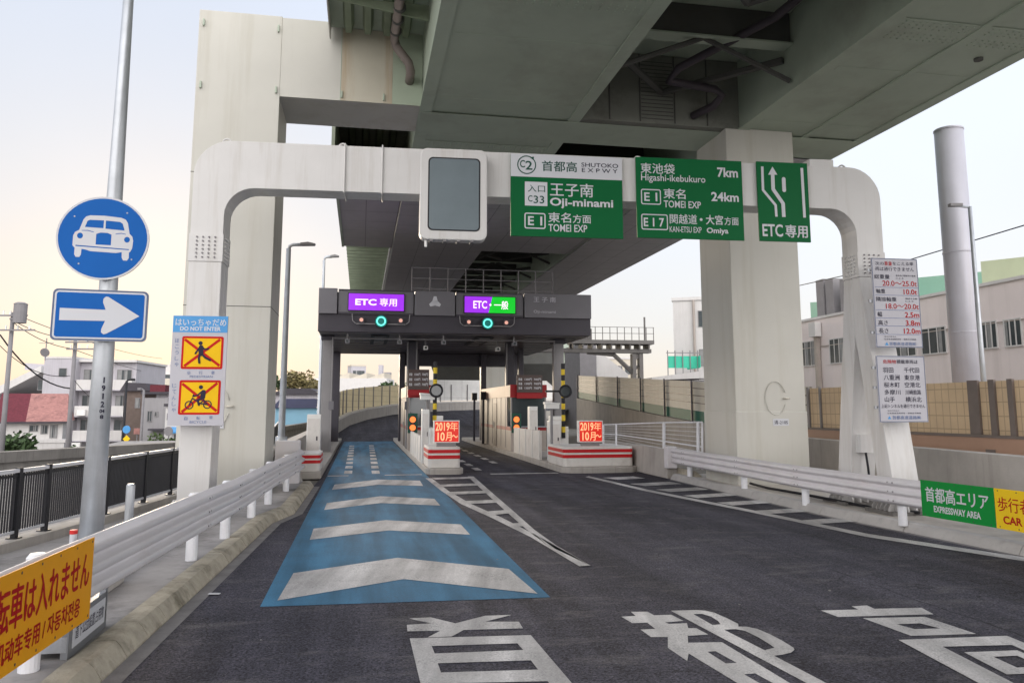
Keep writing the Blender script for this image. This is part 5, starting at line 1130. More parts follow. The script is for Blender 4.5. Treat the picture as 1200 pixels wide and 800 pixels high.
t = road_thing('noise_barrier', 'cream and white panelled noise barrier along the outside of the curving ramp', 'noise barrier', 0, 0)
m.build('panels', t)
m = MB()
for (c0, a0, z0), (c1, a1, z1) in zip(PNL[:-1], PNL[1:]):
    L = math.hypot(c1 - c0, a1 - a0); k = max(1, int(L / 2))
    for i in range(k): q = i / k; m = MB(); m.box(c0 + (c1 - c0) * q - 0.05, c0 + (c1 - c0) * q + 0.05, a0 + (a1 - a0) * q - 0.05, a0 + (a1 - a0) * q + 0.05, z0 + (z1 - z0) * q + 0.3, z0 + (z1 - z0) * q + 2.8, 'column_grey'); m.build('post', t)

# ================================================================== LEFT SIDE FURNITURE
SF = 0.86
FX = [(-7.95, -2), (-7.85, 8), (-7.75, 13.2), (-7.8, 15.6), (-8.0, 19), (-8.3, 24), (-9.6, 31), (-12.4, 42), (-16, 55)]; FX = [(x * SF, y * SF) for x, y in FX]
m = MB(); 
m.sweep([(-0.16, 0.05), (0.16, 0.05), (0.16, 0.26), (-0.16, 0.26)], FX, 'concrete'); tag(m.build('fence_kerb'), 'low concrete footing wall under the black river fence', 'low wall')
t = thing('river_fence', 'black steel picket fence with a pale top rail beside the river path', 'fence')
m = MB(); m.sweep([(-0.03, 1.13), (0.03, 1.13), (0.03, 1.175), (-0.03, 1.175)], FX, 'sign_white'); m.build('top_rail', t)
m = MB(); pos = []
for (x0, y0_), (x1, y1_) in zip(FX[:-1], FX[1:]):
    L = math.hypot(x1 - x0, y1_ - y0_); k = int(L / 0.055)
    for i in range(k): q = i / k; x, y = x0 + (x1 - x0) * q, y0_ + (y1_ - y0_) * q; m.box(x - 0.009, x + 0.009, y - 0.009, y + 0.009, 0.33, 1.12, 'black_metal'); 
m.build('pickets', t)
m = MB(); 
for z in (0.33, 1.07): m.sweep([(-0.02, z), (0.02, z), (0.02, z + 0.035), (-0.02, z + 0.035)], FX, 'black_metal' if z > 1 else 'sign_white')
m.build('lower_rail', t)
ys = [4.4, 6.6, 8.8, 11.0, 12.75, 13.55, 15.6, 17.45, 19.0, 21.2, 23.4, 25.6, 27.8, 30.0, 32.2]; ys = [y * SF for y in ys]
for y in ys:
    x = None
    for (x0, y0_), (x1, y1_) in zip(FX[:-1], FX[1:]):
        if y0_ <= y <= y1_: x = x0 + (x1 - x0) * (y - y0_) / (y1_ - y0_)
    m = MB(); m.box(x - 0.035, x + 0.035, y - 0.035, y + 0.035, 0.26, 1.19, 'black_metal'); m.box(x - 0.07, x + 0.07, y - 0.07, y + 0.07, 0.261, 0.275, 'black_metal'); m.build('post', t)
# flood wall on the far side
def rel(P, o): return [(x - o[0], y - o[1]) for x, y in P]
FW = [(x, y) for x, y in wl[1:6]]
m = MB(); m.sweep([(-0.2, -0.06), (0.25, -0.06), (0.2, 0.40), (0.26, 0.42), (0.26, 0.72), (-0.26, 0.72), (-0.26, 0.42), (-0.2, 0.4)], FW, 'concrete_dark'); tag(m.build('flood_wall'), 'long grey concrete flood wall in front of the houses on the left', 'wall')
b0 = gp(152, 628, 0.14)
t = thing('steel_bollard', 'short plain steel post standing behind the left guardrail', 'bollard', (at(152, 590, 9.75)[0], 9.75, 0.14)); m = MB(); m.cyl((0, 0, 0), (0, 0, 0.93), 0.05, n=16, m='galvanised'); m.cyl((0, 0, 0.93), (0, 0, 0.95), 0.05, 0.035, n=16, m='galvanised'); m.build('shaft', t, smooth=False)
c = at(86, 628, 7.2)
t = thing('marker_post', 'tiny white marker post with a red cap behind the left guardrail', 'marker post', (c[0], 7.2, 0.14)); m = MB(); m.cyl((0, 0, 0), (0, 0, c[2] - 0.12), 0.03, n=12, m='sign_white'); m.build('shaft', t); m = MB(); m.cyl((0, 0, c[2] - 0.119), (0, 0, c[2] - 0.085), 0.033, n=12, m='marker_red'); m.build('cap', t)
t = road_thing('cable_trunking', 'grey steel cable box with a white name plate under the left guardrail', 'utility box', -2.27, 6.72, 0.14)
m = MB(); m.box(-0.12, 0.16, 0, 0.9, 0.05, 0.16, 'galvanised'); m.box(0.12, 0.17, 0, 0.9, 0.0, 0.3, 'bare_edge'); m.box(0.12, 0.17, 0.86, 0.92, 0.0, 0.55, 'bare_edge'); m.build('body', t)
m = MB(); m.box(0.171, 0.178, 0.08, 0.84, 0.06, 0.26, 'sign_white'); m.build('name_plate', t)
m = MB(); m.text('道下公団設置占用物', 0.12, 0.80, 0.11, 0.21, 0, 'ink_dark', 0.02, mp=lambda u, v: (0.181, u, v)); m.build('lettering', t, normals=False)
t = road_thing('utility_chest', 'plain grey concrete chest behind the left guardrail posts', 'utility box', -2.75, 8.5, 0.14); m = MB(); m.box(-0.3, 0.3, 0, 1.0, 0, 0.32, 'concrete'); m.build('body', t, bevel=0.02); m = MB(); m.box(-0.31, 0.31, -0.01, 1.01, 0.323, 0.36, 'galvanised'); m.build('lid', t)
m = MB(); m.tube([W(-2.6, 9.6, 0.22), W(-2.55, 11, 0.24), W(-2.45, 12.6, 0.24), W(-2.3, 14.6, 0.24)], 0.05, 8, 'galvanised'); tag(m.build('cable_conduit', smooth=True), 'thin grey conduit lying on the pavement along the left guardrail', 'conduit')
m = MB(); m.tube([W(9.2, 18, 0.2), W(9.1, 17, 0.19), W(9.25, 15.8, 0.18), W(9.15, 14.6, 0.2), W(9.3, 13.2, 0.17), W(9.5, 12.5, 0.2)], 0.03, 8, 'black_metal'); tag(m.build('loose_cable', smooth=True), 'black cable lying behind the right guardrail', 'cable')
m = MB()
for k in range(26):
    c_, a_ = random.uniform(-1.3, 8.2), random.uniform(7.5, 22); s = random.uniform(0.005, 0.011); p_ = W(c_, a_)
    m.box(p_[0] - s, p_[0] + s, p_[1] - s, p_[1] + s, 0.0, s, 'gutter')
o = m.build('grit'); o['kind'] = 'stuff'
q = gp(251, 697); m = MB(); m.box(q[0] - 0.06, q[0] + 0.06, q[1] - 0.025, q[1] + 0.025, 0.013, 0.02, 'sign_white'); tag(m.build('litter_scrap'), 'small white scrap lying on the asphalt near the left kerb', 'litter')

# ================================================================== RIGHT SIDE
w0, w1 = gp(954, 513, 1.15), gp(1200, 534, 1.15)
dirx = ((w1[0] - w0[0]), (w1[1] - w0[1])); L = math.hypot(*dirx); ux_, uy_ = dirx[0] / L, dirx[1] / L
P0 = (w0[0] - ux_ * 4.0, w0[1] - uy_ * 4.0); P1 = (w1[0] + ux_ * 12, w1[1] + uy_ * 12)
m = MB(); m.sweep([(-0.1, 0.05), (0.25, 0.05), (0.25, 1.15), (-0.1, 1.15)], [P0, P1], 'concrete'); tag(m.build('boundary_wall'), 'long plain concrete wall behind the gantry feet on the right', 'wall')
# parapet from the striped block to the guardrail
m = MB(); m.sweep([(-0.12, 0.0), (0.2, 0.0), (0.16, 0.82), (-0.1, 0.82)], [(8.75, 28), (8.75, 24.2), (8.78, 21.75)], 'concrete'); tag(place_road(m.build('kerb_parapet', bevel=0.02)), 'low concrete parapet between the long striped block and the right guardrail', 'wall')
m = MB(); m.sweep([(-0.5, 0.0), (-0.122, 0.0), (-0.122, 0.3)], [(8.75, 26.5), (8.75, 24.2), (8.78, 20.5)], 'kerb_stone'); tag(place_road(m.build('parapet_footing')), 'sloped concrete footing along the low parapet on the right', 'concrete footing')
# white wire fence on the parapet
t = thing('wire_fence', 'white wire railing on the parapet right of the red sign', 'fence'); FPs = [at(707, 515, 27.0), at(722, 516, 26.2), at(778, 530, 23.4), at(818, 540, 21.6), at(823, 541, 21.4)]
tops = [at(707, 497.5, 27.0), at(722, 497, 26.2), at(778, 495, 23.4), at(818, 494.5, 21.6), at(823, 494.5, 21.4)]
for (p_, q_) in zip(FPs, tops): m = MB(); m.cyl((p_[0], p_[1], p_[2] - 0.2), (q_[0], q_[1], q_[2]), 0.045 if p_ in (FPs[2], FPs[3]) else 0.03, n=8, m='post_white'); m.build('post', t)
m = MB(); m.tube(tops, 0.022, 6, 'post_white')
for k in range(1, 8):
    m.tube([tuple(a_ + (b_ - a_) * k / 8 for a_, b_ in zip(p_, q_)) for p_, q_ in zip(FPs, tops)], 0.02 if k == 3 else 0.007, 5, 'post_white')
m.build('wires', t)
# curved retaining wall and beige noise barrier behind it
bx = [(678, 440, 466, 58), (700, 441, 470.5, 50), (725, 442, 476, 44), (752, 443.5, 481.5, 39.5), (780, 445, 487, 36), (812, 446.5, 493, 33), (850, 449, 500, 30.5), (950, 453, 514, 27.5)]
rng_ = [at(px, 477, Yd)[:2] for px, _, _, Yd in bx]
tp = [at(px, yt, Yd)[2] for px, yt, _, Yd in bx]; bt = [at(px, yb, Yd)[2] for px, _, yb, Yd in bx]
t = thing('noise_barrier', 'beige curved noise barrier with dark posts and a green foot, right of the canopy', 'noise barrier')
def ribbon(mb, P, za, zb_, th, mt):
    N = len(P); v = [(x, y, z) for (x, y), z in zip(P, za)] + [(x, y, z) for (x, y), z in zip(P, zb_)] + [(x + th, y + th, z) for (x, y), z in zip(P, za)] + [(x + th, y + th, z) for (x, y), z in zip(P, zb_)]
    mb.add(v, [(i, i + 1, N + i + 1, N + i) for i in range(N - 1)] + [(2 * N + i, 2 * N + i + 1, 3 * N + i + 1, 3 * N + i) for i in range(N - 1)] + [(N + i, N + i + 1, 3 * N + i + 1, 3 * N + i) for i in range(N - 1)], mt)
m = MB(); gm = [b_ + (t_ - b_) * 0.27 for b_, t_ in zip(bt, tp)]
ribbon(m, rng_, gm, tp, 0.12, 'noise_beige'); ribbon(m, rng_, bt, [z - 0.003 for z in gm], 0.12, 'noise_green')
for k in range(1, 4): za = [g_ + (t_ - g_) * k / 4 for g_, t_ in zip(gm, tp)]; ribbon(m, [(x - 0.012, y - 0.012) for x, y in rng_], za, [z + 0.035 for z in za], 0.01, 'pipe_brown')
m.build('panels', t, normals=False)
m = MB()
for i in range(len(rng_) - 1):
    for q in (0,):
        x = rng_[i][0] + (rng_[i + 1][0] - rng_[i][0]) * q - 0.06; y = rng_[i][1] + (rng_[i + 1][1] - rng_[i][1]) * q - 0.06
        m = MB(); m.box(x - 0.035, x + 0.035, y - 0.035, y + 0.035, bt[i] + (bt[i + 1] - bt[i]) * q - 0.05, tp[i] + (tp[i + 1] - tp[i]) * q + 0.05, 'dark_metal'); m.build('post', t)
m = MB(); ribbon(m, [(x - 0.15, y - 0.15) for x, y in rng_], [-0.05] * len(bt), [z - 0.02 for z in bt], 0.5, 'concrete'); tag(m.build('retaining_wall', normals=False), 'grey curved retaining wall under the beige noise barrier', 'wall')
# far maintenance gantry
t = thing('far_gantry', 'distant grey message gantry with a railed walkway right of the canopy', 'gantry', at(755, 470, 58)[:2] + (0,), R_(8)); s = 58 / 930
m = MB(); m.box(-0.9, -0.62, -0.3, 0.3, 0, 6.3, 'gantry_far'); m.box(-0.38, -0.1, -0.3, 0.3, 0, 6.3, 'gantry_far')
for k in range(6): m.tube([(-0.76, 0, 0.8 + k), (-0.24, 0, 1.7 + k)], 0.07, 6, 'gantry_far')
m.box(-0.62, -0.38, -0.2, 0.2, 5.9, 6.3, 'gantry_far'); 
m.tube([(-0.6, 0, 4.6), (-2.2, 0, 6.2), (-4.2, 0, 6.4)], 0.17, 6, 'gantry_far'); m.build('post', t)
m = MB(); m.box(-8, 0.5, -0.4, 0.4, 6.35, 6.65, 'gantry_far'); m.box(-5.5, 0.6, -0.8, 0.8, 7.0, 7.3, 'gantry_far')
for k in range(9): m.box(-5.4 + k * 0.7, -5.3 + k * 0.7, -0.7, 0.7, 6.652, 6.998, 'gantry_far')
m.box(-5.5, -5.42, -0.1, 0.1, 6.66, 6.99, 'gantry_far'); m.build('beam', t)
m = MB()
for k in range(12): m.box(-5.4 + k * 0.54, -5.36 + k * 0.54, -0.8, -0.74, 7.3, 8.3, 'gantry_far')
for z in (7.8, 8.28): m.box(-5.4, 0.6, -0.8, -0.75, z, z + 0.035, 'gantry_far')
m.box(-4.6, -3.9, -0.3, 0.3, 7.31, 8.2, 'gantry_far'); m.cyl((0.15, 0, 7.3), (0.15, 0, 9.2), 0.07, n=8, m='gantry_far'); m.build('railing', t)
t.scale = (1, 1, 0.93)
# factory
def add_window(par, x0, x1, z0, z1, y, k=2, fr='column_grey', gl='window_glass'):
    m = MB(); t_ = 0.05
    m.box(x0, x1, y - 0.03, y + 0.05, z0, z0 + t_, fr); m.box(x0, x1, y - 0.03, y + 0.05, z1 - t_, z1, fr)
    for i in range(k + 1): x = x0 + (x1 - x0 - t_) * i / k; m.box(x, x + t_, y - 0.028, y + 0.05, z0 + t_, z1 - t_, fr)
    o = m.build('window', par); m = MB(); m.box(x0 + 0.01, x1 - 0.01, y - 0.012, y + 0.03, z0 + 0.01, z1 - 0.01, gl)
    for i in range(k):
        if random.random() < 0.5: xa = x0 + (x1 - x0) * i / k; m.box(xa + 0.06, xa + (x1 - x0) / k * random.uniform(0.4, 0.95), y - 0.016, y - 0.0125, z0 + 0.05, z1 - 0.05, 'curtain')
    m.build('pane', o); return o
fa, fb = (at(930, 420, 43)[:2], at(1300, 400, 24.5)[:2]); fr_ = math.atan2(fb[1] - fa[1], fb[0] - fa[0]); FL = math.hypot(fb[0] - fa[0], fb[1] - fa[1])
t = thing('factory', 'long pinkish white factory with a window band and green sawtooth roof', 'factory', (fa[0], fa[1], -0.05), fr_)
fz = lambda px, py: local_on(px, py, fa, fr_)
H1 = fz(1190, 330)[1]; H0 = fz(950, 372)[1]; HW = (H1 + H0) / 2
m = MB(); m.box(-0, FL, 0, 18, 0, HW, 'factory_pink'); m.box(-0.05, FL, -0.06, 0.3, HW + 0.003, HW + 0.12, 'wall_white'); m.box(0, FL, -0.04, -0.003, HW * 0.42, HW * 0.42 + 0.06, 'booth_panel'); m.box(0, FL, -0.04, -0.003, HW * 0.78, HW * 0.78 + 0.04, 'booth_panel'); m.build('wall', t)
for pa, pb_ in ((937, 959), (972, 991), (1046, 1075), (1079, 1111), (1149, 1171), (1176, 1200), (1206, 1240)):
    xa, z1 = fz(pa, 400 - (pa - 938) * 0.114); xb, z0 = fz(pb_, 429 - (pb_ - 938) * 0.098); add_window(t, xa, xb, z0, z1, -0.02, 3, 'wall_white')
m = MB(); x0, x1 = fz(920, 350)[0], fz(1215, 320)[0]; z2 = fz(1195, 284)[1]
nseg = 4
for k in range(nseg):
    a_, b_ = x0 + (x1 - x0) * k / nseg, x0 + (x1 - x0) * (k + 1) / nseg
    m.prism([(a_, HW + 0.13), (b_, HW + 0.13), (b_, HW + 0.13 + (z2 - HW) * 0.62), (a_, HW + 0.13 + (z2 - HW) * 0.95)], lambda u, v: (u, 1.5, v), (0, 14, 0), 'roof_mint' if k % 2 == 0 else 'roof_lime')
m.build('roof', t)
for pa in (951, 962, 979):
    xa, za = fz(pa, 352); m = MB(); m.box(xa - 0.35, xa + 0.35, 0.5, 1.3, za - 0.9, za + 1.15, 'utility_grey'); m.build('roof_vent', t)
xa, _ = fz(963, 450); m = MB(); m.box(xa - 0.12, xa + 0.12, -0.25, -0.05, 0, HW * 0.9, 'booth_panel'); m.box(xa - 0.3, xa + 0.3, -0.4, -0.05, HW * 0.86, HW * 0.97, 'wall_white'); m.build('downpipe', t)
# chimney and lamp pole
c0 = at(1136, 470, 20.5); r0 = 0.355
t = thing('chimney', 'tall plain steel chimney behind the yellow screen on the right', 'chimney', (c0[0], 20.5, 0)); ztop = at(1113, 152, 20.5)[2]
m = MB(); m.cyl((0, 0, 0), (0, 0, ztop), r0, n=32, m='chimney_steel'); 
o = m.build('flue', t, smooth=True)
m = MB()
for z in (2.0, 3.9, 6.0, ztop - 0.05): m.cyl((0, 0, z), (0, 0, z + 0.04), r0 + 0.012, n=32, m='chimney_steel')
m.build('seam_ring', t)
c0 = at(1157, 500, 19.0); ztop = at(1144, 242, 19.0)[2]
t = thing('street_lamp', 'thin lamp post with a short arm close to the chimney', 'street lamp', (c0[0], 19.0, 0.1)); m = MB(); m.tube([(0, 0, 0), (0, 0, ztop - 0.1)], [0.07, 0.045], 10, 'galvanised'); m.build('pole', t, smooth=True); m = MB(); m.tube([(0, 0, ztop - 0.12), (-0.35, 0, ztop - 0.08)], 0.03, 6, 'galvanised'); m.build('arm', t); m = MB(); m.box(-0.5, -0.2, -0.07, 0.07, ztop - 0.1, ztop - 0.03, 'column_grey'); m.build('lamp_head', t)
# yellow screen along the wall top
ya, yb = at(947, 470, 24)[:2], at(1255, 470, 15.3)[:2]; yr = math.atan2(yb[1] - ya[1], yb[0] - ya[0]); YL = math.hypot(yb[0] - ya[0], yb[1] - ya[1])
t = thing('yellow_screen', 'translucent yellow panel screen on the wall in front of the factory', 'noise barrier', (ya[0], ya[1], 0), yr)
yz = lambda px, py: local_on(px, py, ya, yr)
zt0 = yz(1060, 450.5)[1]; zb0 = yz(1060, 505)[1]
tile_mat('yellow_panel', (0.76, 0.63, 0.46), (0.54, 0.43, 0.30), (0, 0.22), (2, 0.3), 0.45, 0.02)
translucent('yellow_panel', 0.4)
m = MB(); m.box(0, YL, 0, 0.05, zb0, zt0, 'yellow_panel'); m.build('panels', t)
m = MB(); m.box(-0.1, YL, -0.15, 0.2, 0.0, zb0 - 0.06, 'booth_peach'); m.box(-0.1, YL, -0.18, 0.22, zb0 - 0.058, zb0 - 0.003, 'pipe_brown'); m.build('base', t)
for px, w_ in ((949, 0.1), (963, 0.06), (1062, 0.08), (1144, 0.3), (1166, 0.16), (1188, 0.14)):
    x, _ = yz(px, 480); m = MB(); m.box(x - w_ / 2, x + w_ / 2, -0.06, -0.003, zb0 - 0.1, zt0 + 0.03, 'pipe_brown' if w_ > 0.12 else 'column_grey'); m.build('post', t)
x, _ = yz(1168, 524); m = MB(); m.box(x - 0.13, x + 0.13, -0.165, -0.152, zb0 - 0.55, zb0 - 0.3, 'pipe_brown'); m.build('vent', t)
# buildings behind the pier
t = thing('office_block', 'plain white block half hidden behind the right pier column', 'building', at(791, 450, 62)[:2] + (-0.05,), R_(-18)); H = at(800, 352, 62)[2]
m = MB(); m.box(0, 6.5, 0, 9, 0, H, 'wall_white'); m.build('wall', t)
m = MB(); m.box(-0.1, 6.6, -0.1, 9.1, H + 0.003, H + 0.25, 'wall_white'); m.build('roof', t)
for z in (5.2, 8.2): add_window(t, 1.9, 2.6, z, z + 1.3, -0.01, 1)
m = MB(); m.cyl((1.6, -0.2, 0), (1.6, -0.2, H), 0.1, n=8, m='booth_panel'); m.build('downpipe', t)
t = thing('scaffold_net', 'bright green netting on a scaffold in front of the white block', 'scaffold', at(783, 450, 57)[:2] + (0,), R_(5)); z0, z1 = at(783, 431, 57)[2], at(783, 417, 57)[2]
m = MB(); m.box(0, 2.2, 0, 0.06, z0, z1, 'net_green'); m.box(2.2, 2.26, -0.5, 2.5, z0, z1, 'net_green'); m.build('net', t); m = MB()
for k in range(5): m.cyl((k * 0.55, -0.06, 0), (k * 0.55, -0.06, z1 + 0.4), 0.035, n=6, m='column_grey')
m.box(-0.1, 2.4, -0.09, -0.03, z1 + 0.2, z1 + 0.26, 'column_grey'); m.build('poles', t)
t = thing('shed', 'low shed with a pale sloped roof below the green netting', 'shed', at(765, 450, 55)[:2] + (0,), R_(5)); z0, z1 = at(790, 445, 55)[2], at(790, 434, 55)[2]
m = MB(); m.box(0, 4.2, 0, 5, 0, z0, 'wall_grey'); m.build('wall', t); m = MB(); m.prism([(-0.15, z0 - 0.02), (4.4, z0 + 0.15), (4.4, z1 + 0.1), (-0.1, z0 + 0.16)], lambda u, v: (u, -0.25, v), (0, 5.5, 0), 'wall_white'); m.build('roof', t)
t = thing('apartment_block', 'distant pale beige flats with square windows right of the far gantry', 'building', at(703, 450, 120)[:2] + (-0.05,), R_(12)); H = at(730, 420, 120)[2]
m = MB(); m.box(0, 6.2, 0, 9, 0, H, 'wall_cream'); m.box(-2.0, 0, 1, 9, 0, H - 0.8, 'wall_white'); m.build('wall', t); m = MB(); m.box(-0.1, 6.3, -0.1, 9.1, H + 0.003, H + 0.3, 'wall_white'); m.build('roof', t)
for x in (2.6, 4.0):
    for z in (H - 2.3, H - 4.6): add_window(t, x, x + 1.0, z, z + 1.3, -0.01, 2)
t = thing('warehouse', 'distant low grey shed with a slanted roof just right of the canopy column', 'building', at(680, 450, 75)[:2] + (-0.05,), R_(10)); H = at(690, 402, 75)[2]
m = MB(); m.box(0, 1.6, 0, 6, 0, H, 'utility_grey'); m.build('wall', t); m = MB(); m.prism([(1.61, 0), (4.8, 0), (4.8, 5.2), (1.61, H - 0.4)], lambda u, v: (u, 0.3, v), (0, 5, 0), 'wall_white'); m.build('roof', t)

# ================================================================== LEFT TOWN (on the lower ground)
GZ = -4.2
def house(label, px0, px1, Yd, rot, ytop, depth, wallm, cat='house', name='house'):
    o = at(px0, 500, Yd); x1 = at(px1, 500, Yd)[0]; wdt = (x1 - o[0]) / math.cos(rot)
    return thing(name, label, cat, (o[0], Yd, GZ), rot), wdt, at((px0 + px1) / 2, ytop, Yd)[2] - GZ
def zh(py, Yd): return at(100, py, Yd)[2] - GZ
Yd = 58; t, w, H = house('small white house with a red tiled roof, shaded face painted maroon and lit face painted pink', 1, 73, Yd, R_(25), 494, 7, 'wall_white'); w *= 0.80
m = MB(); m.box(0, w, 0, 6.5, 0, H, 'wall_white'); m.box(w * 0.28, w * 1.06, -1.0, -0.003, 0, zh(519, Yd), 'wall_white'); m.box(w * 0.28, w * 1.08, -1.05, -0.0, zh(519, Yd) + 0.003, zh(515, Yd), 'wall_white'); m.build('wall', t)
R1 = zh(460, Yd)
m = MB(); m.add([(-0.5, -0.5, H), (w * 0.40, -0.5, H), (w * 0.36, 3, R1), (-0.5, 3, R1)], [(0, 1, 2, 3)], 'roof_maroon'); m.add([(w * 0.40, -0.5, H), (w * 1.08, -0.5, H), (w * 1.0, 3, R1), (w * 0.36, 3, R1)], [(0, 1, 2, 3)], 'roof_pink')  # one red roof: shade and sunlight put into the colours, maroon and pink
m.add([(-0.5, -0.5, H - 0.12), (w * 1.08, -0.5, H - 0.12), (w * 1.08, -0.5, H), (-0.5, -0.5, H)], [(0, 1, 2, 3)], 'roof_dark'); m.add([(-0.5, 7, H), (w * 1.08, 7, H), (w, 3, R1), (-0.5, 3, R1)], [(0, 1, 2, 3)], 'roof_maroon'); m.add([(w * 1.08, -0.5, H), (w * 1.08, 7, H), (w, 3, R1)], [(0, 1, 2)], 'roof_pink'); m.add([(-0.5, -0.5, H), (-0.5, 7, H), (-0.5, 3, R1)], [(0, 1, 2)], 'roof_maroon'); m.build('roof', t)
for a_, b_, ya_, yb_ in ((0.45, 0.60, 498, 506), (0.64, 0.76, 498, 509), (0.79, 0.92, 498, 514), (0.0, 0.08, 498, 506)): add_window(t, w * a_, w * b_, zh(yb_, Yd), zh(ya_, Yd), -0.02, 2)
Yd = 78; t, w, H = house('lilac grey apartment block of four storeys with white balconies', 46, 146, Yd, R_(6), 420, 10, 'wall_lilac', 'building', 'apartment_block')
m = MB(); m.box(0, w * 0.36, 0, 10, 0, H, 'wall_lilac'); m.box(w * 0.36, w, 1.1, 10, 0, H - 0.3, 'wall_lilac'); m.build('wall', t)
m = MB(); m.box(-0.05, w * 0.36, -0.05, 10, H + 0.003, H + 0.2, 'wall_white'); m.box(w * 0.362, w * 1.02, 0.5, 10, H - 0.28, H - 0.05, 'wall_white'); m.build('roof', t)
add_window(t, w * 0.17, w * 0.26, zh(441, Yd), zh(431, Yd), -0.02, 1)
for k, yk in enumerate((456, 487, 516)):
    z = zh(yk, Yd)
    m = MB(); m.box(w * 0.37, w * 1.0, 0.05, 0.15, z, z + 0.95, 'wall_white'); m.box(w * 0.37, w * 1.0, 0.05, 1.09, z - 0.12, z - 0.003, 'wall_lilac'); m.box(w * 0.99, w * 1.0, 0.152, 1.09, z, z + 0.95, 'wall_white'); m.build('balcony', t)
    for a_, b_ in ((0.40, 0.53), (0.60, 0.72), (0.78, 0.95)): add_window(t, w * a_, w * b_, z + 0.3, z + 2.0, 1.07, 2)
m = MB()
for fx_, zz_ in ((0.39, 1.05), (0.42, 4.2), (0.93, 4.1)): m.box(w * fx_, w * fx_ + 0.75, -0.35, -0.003, zz_ + 1.2, zz_ + 1.75, 'lamp_white')
m.build('air_conditioner', t)
m = MB(); m.cyl((w * 0.345, -0.1, 0), (w * 0.345, -0.1, H), 0.07, n=8, m='utility_grey'); m.build('downpipe', t)
Yd = 84; t, w, H = house('pale building with a long slanted white roof behind the red roofed house', -14, 46, Yd, R_(3), 428, 9, 'wall_white', 'building', 'building')
m = MB(); m.box(0, w, 1, 9, 0, zh(462, Yd), 'wall_grey'); m.build('wall', t)
m = MB(); m.prism([(0, zh(466, Yd)), (w * 0.9, zh(436, Yd)), (w * 0.9, zh(428, Yd)), (0, zh(456, Yd))], lambda u, v: (u, 0.2, v), (0, 9, 0), 'wall_white'); m.prism([(w * 0.4, zh(432, Yd)), (w * 0.95, zh(434, Yd)), (w * 0.95, zh(426, Yd)), (w * 0.4, zh(424, Yd))], lambda u, v: (u, 2, v), (0, 7, 0), 'wall_lilac'); m.build('roof', t)
add_window(t, w * 0.78, w * 0.97, zh(457, Yd), zh(444, Yd), 0.98, 2)
Yd = 70; t, w, H = house('dark brown house with a low dark roof beside the apartment block', 143, 166, Yd, R_(8), 458, 7, 'wall_brown')
m = MB(); m.box(0, w, 0, 8, 0, H, 'wall_brown'); m.build('wall', t); m = MB(); m.prism([(-0.3, H), (w + 0.5, H), (w + 0.1, zh(449, Yd)), (0.1, zh(448, Yd))], lambda u, v: (u, -0.3, v), (0, 8.5, 0), 'roof_dark'); m.build('roof', t)
add_window(t, w * 0.55, w * 0.8, zh(478, Yd), zh(466, Yd), -0.02, 1)
Yd = 66; t, w, H = house('grey rendered house with a small awning left of the pale warning board', 165, 194, Yd, R_(6), 466, 7, 'wall_grey')
m = MB(); m.box(0, w, 0, 8, 0, H, 'wall_grey'); m.box(w * 0.45, w * 1.15, 0.5, 8, 0, H + 0.3, 'wall_lilac'); m.build('wall', t); m = MB(); m.box(-0.1, w * 1.2, -0.2, 8.1, H + 0.303, H + 0.5, 'roof_dark'); m.box(w * 0.1, w * 0.7, 1.0, 6, H + 0.503, H + 1.1, 'roof_maroon'); m.build('roof', t)
m = MB(); m.box(w * 0.4, w * 1.0, -0.8, -0.003, zh(504, Yd), zh(502, Yd), 'roof_dark'); m.build('awning', t)
for a_, b_, ya_, yb_ in ((0.22, 0.42, 481, 494), (0.5, 0.65, 482, 488)): add_window(t, w * a_, w * b_, zh(yb_, Yd), zh(ya_, Yd), -0.02, 2)
Yd = 60; t, w, H = house('white house with a blue shop awning beside the gantry leg', 193, 232, Yd, R_(4), 476, 7, 'wall_white')
m = MB(); m.box(0, w, 0, 7, 0, H, 'wall_white'); m.build('wall', t); m = MB(); m.box(-0.1, w + 0.1, -0.15, 7.1, H + 0.003, H + 0.2, 'roof_dark'); m.build('roof', t); m = MB(); m.prism([(0, zh(507, Yd)), (0, zh(500, Yd)), (-0.9, zh(505, Yd)), (-0.9, zh(507, Yd))], lambda u, v: (w * 0.2, u - 0.003, v), (w * 0.6, 0, 0), 'sign_skyblue'); m.build('awning', t)
add_window(t, w * 0.05, w * 0.25, zh(492, Yd), zh(484, Yd), -0.02, 2); m = MB(); m.box(w * 0.3, w * 0.6, -0.03, -0.003, 0.0, zh(509, Yd), 'roof_dark'); m.build('door', t)
Yd = 260; t, w, H = house('very large distant white hall on the skyline behind the houses', 147, 226, Yd, R_(3), 427, 20, 'wall_white', 'building', 'hall')
m = MB(); m.box(0, w, 0, 25, 0, H, 'wall_white'); m.box(w * 0.6, w, -0.5, 25, H + 0.01, H + 1.2, 'wall_white'); m.box(-3, w, -3, -0.01, 0, zh(444, Yd), 'wall_cream'); m.build('wall', t)
for k in range(3): add_window(t, w * (0.2 + 0.25 * k), w * (0.36 + 0.25 * k), H - 4.5, H - 3.2, -0.05, 2)
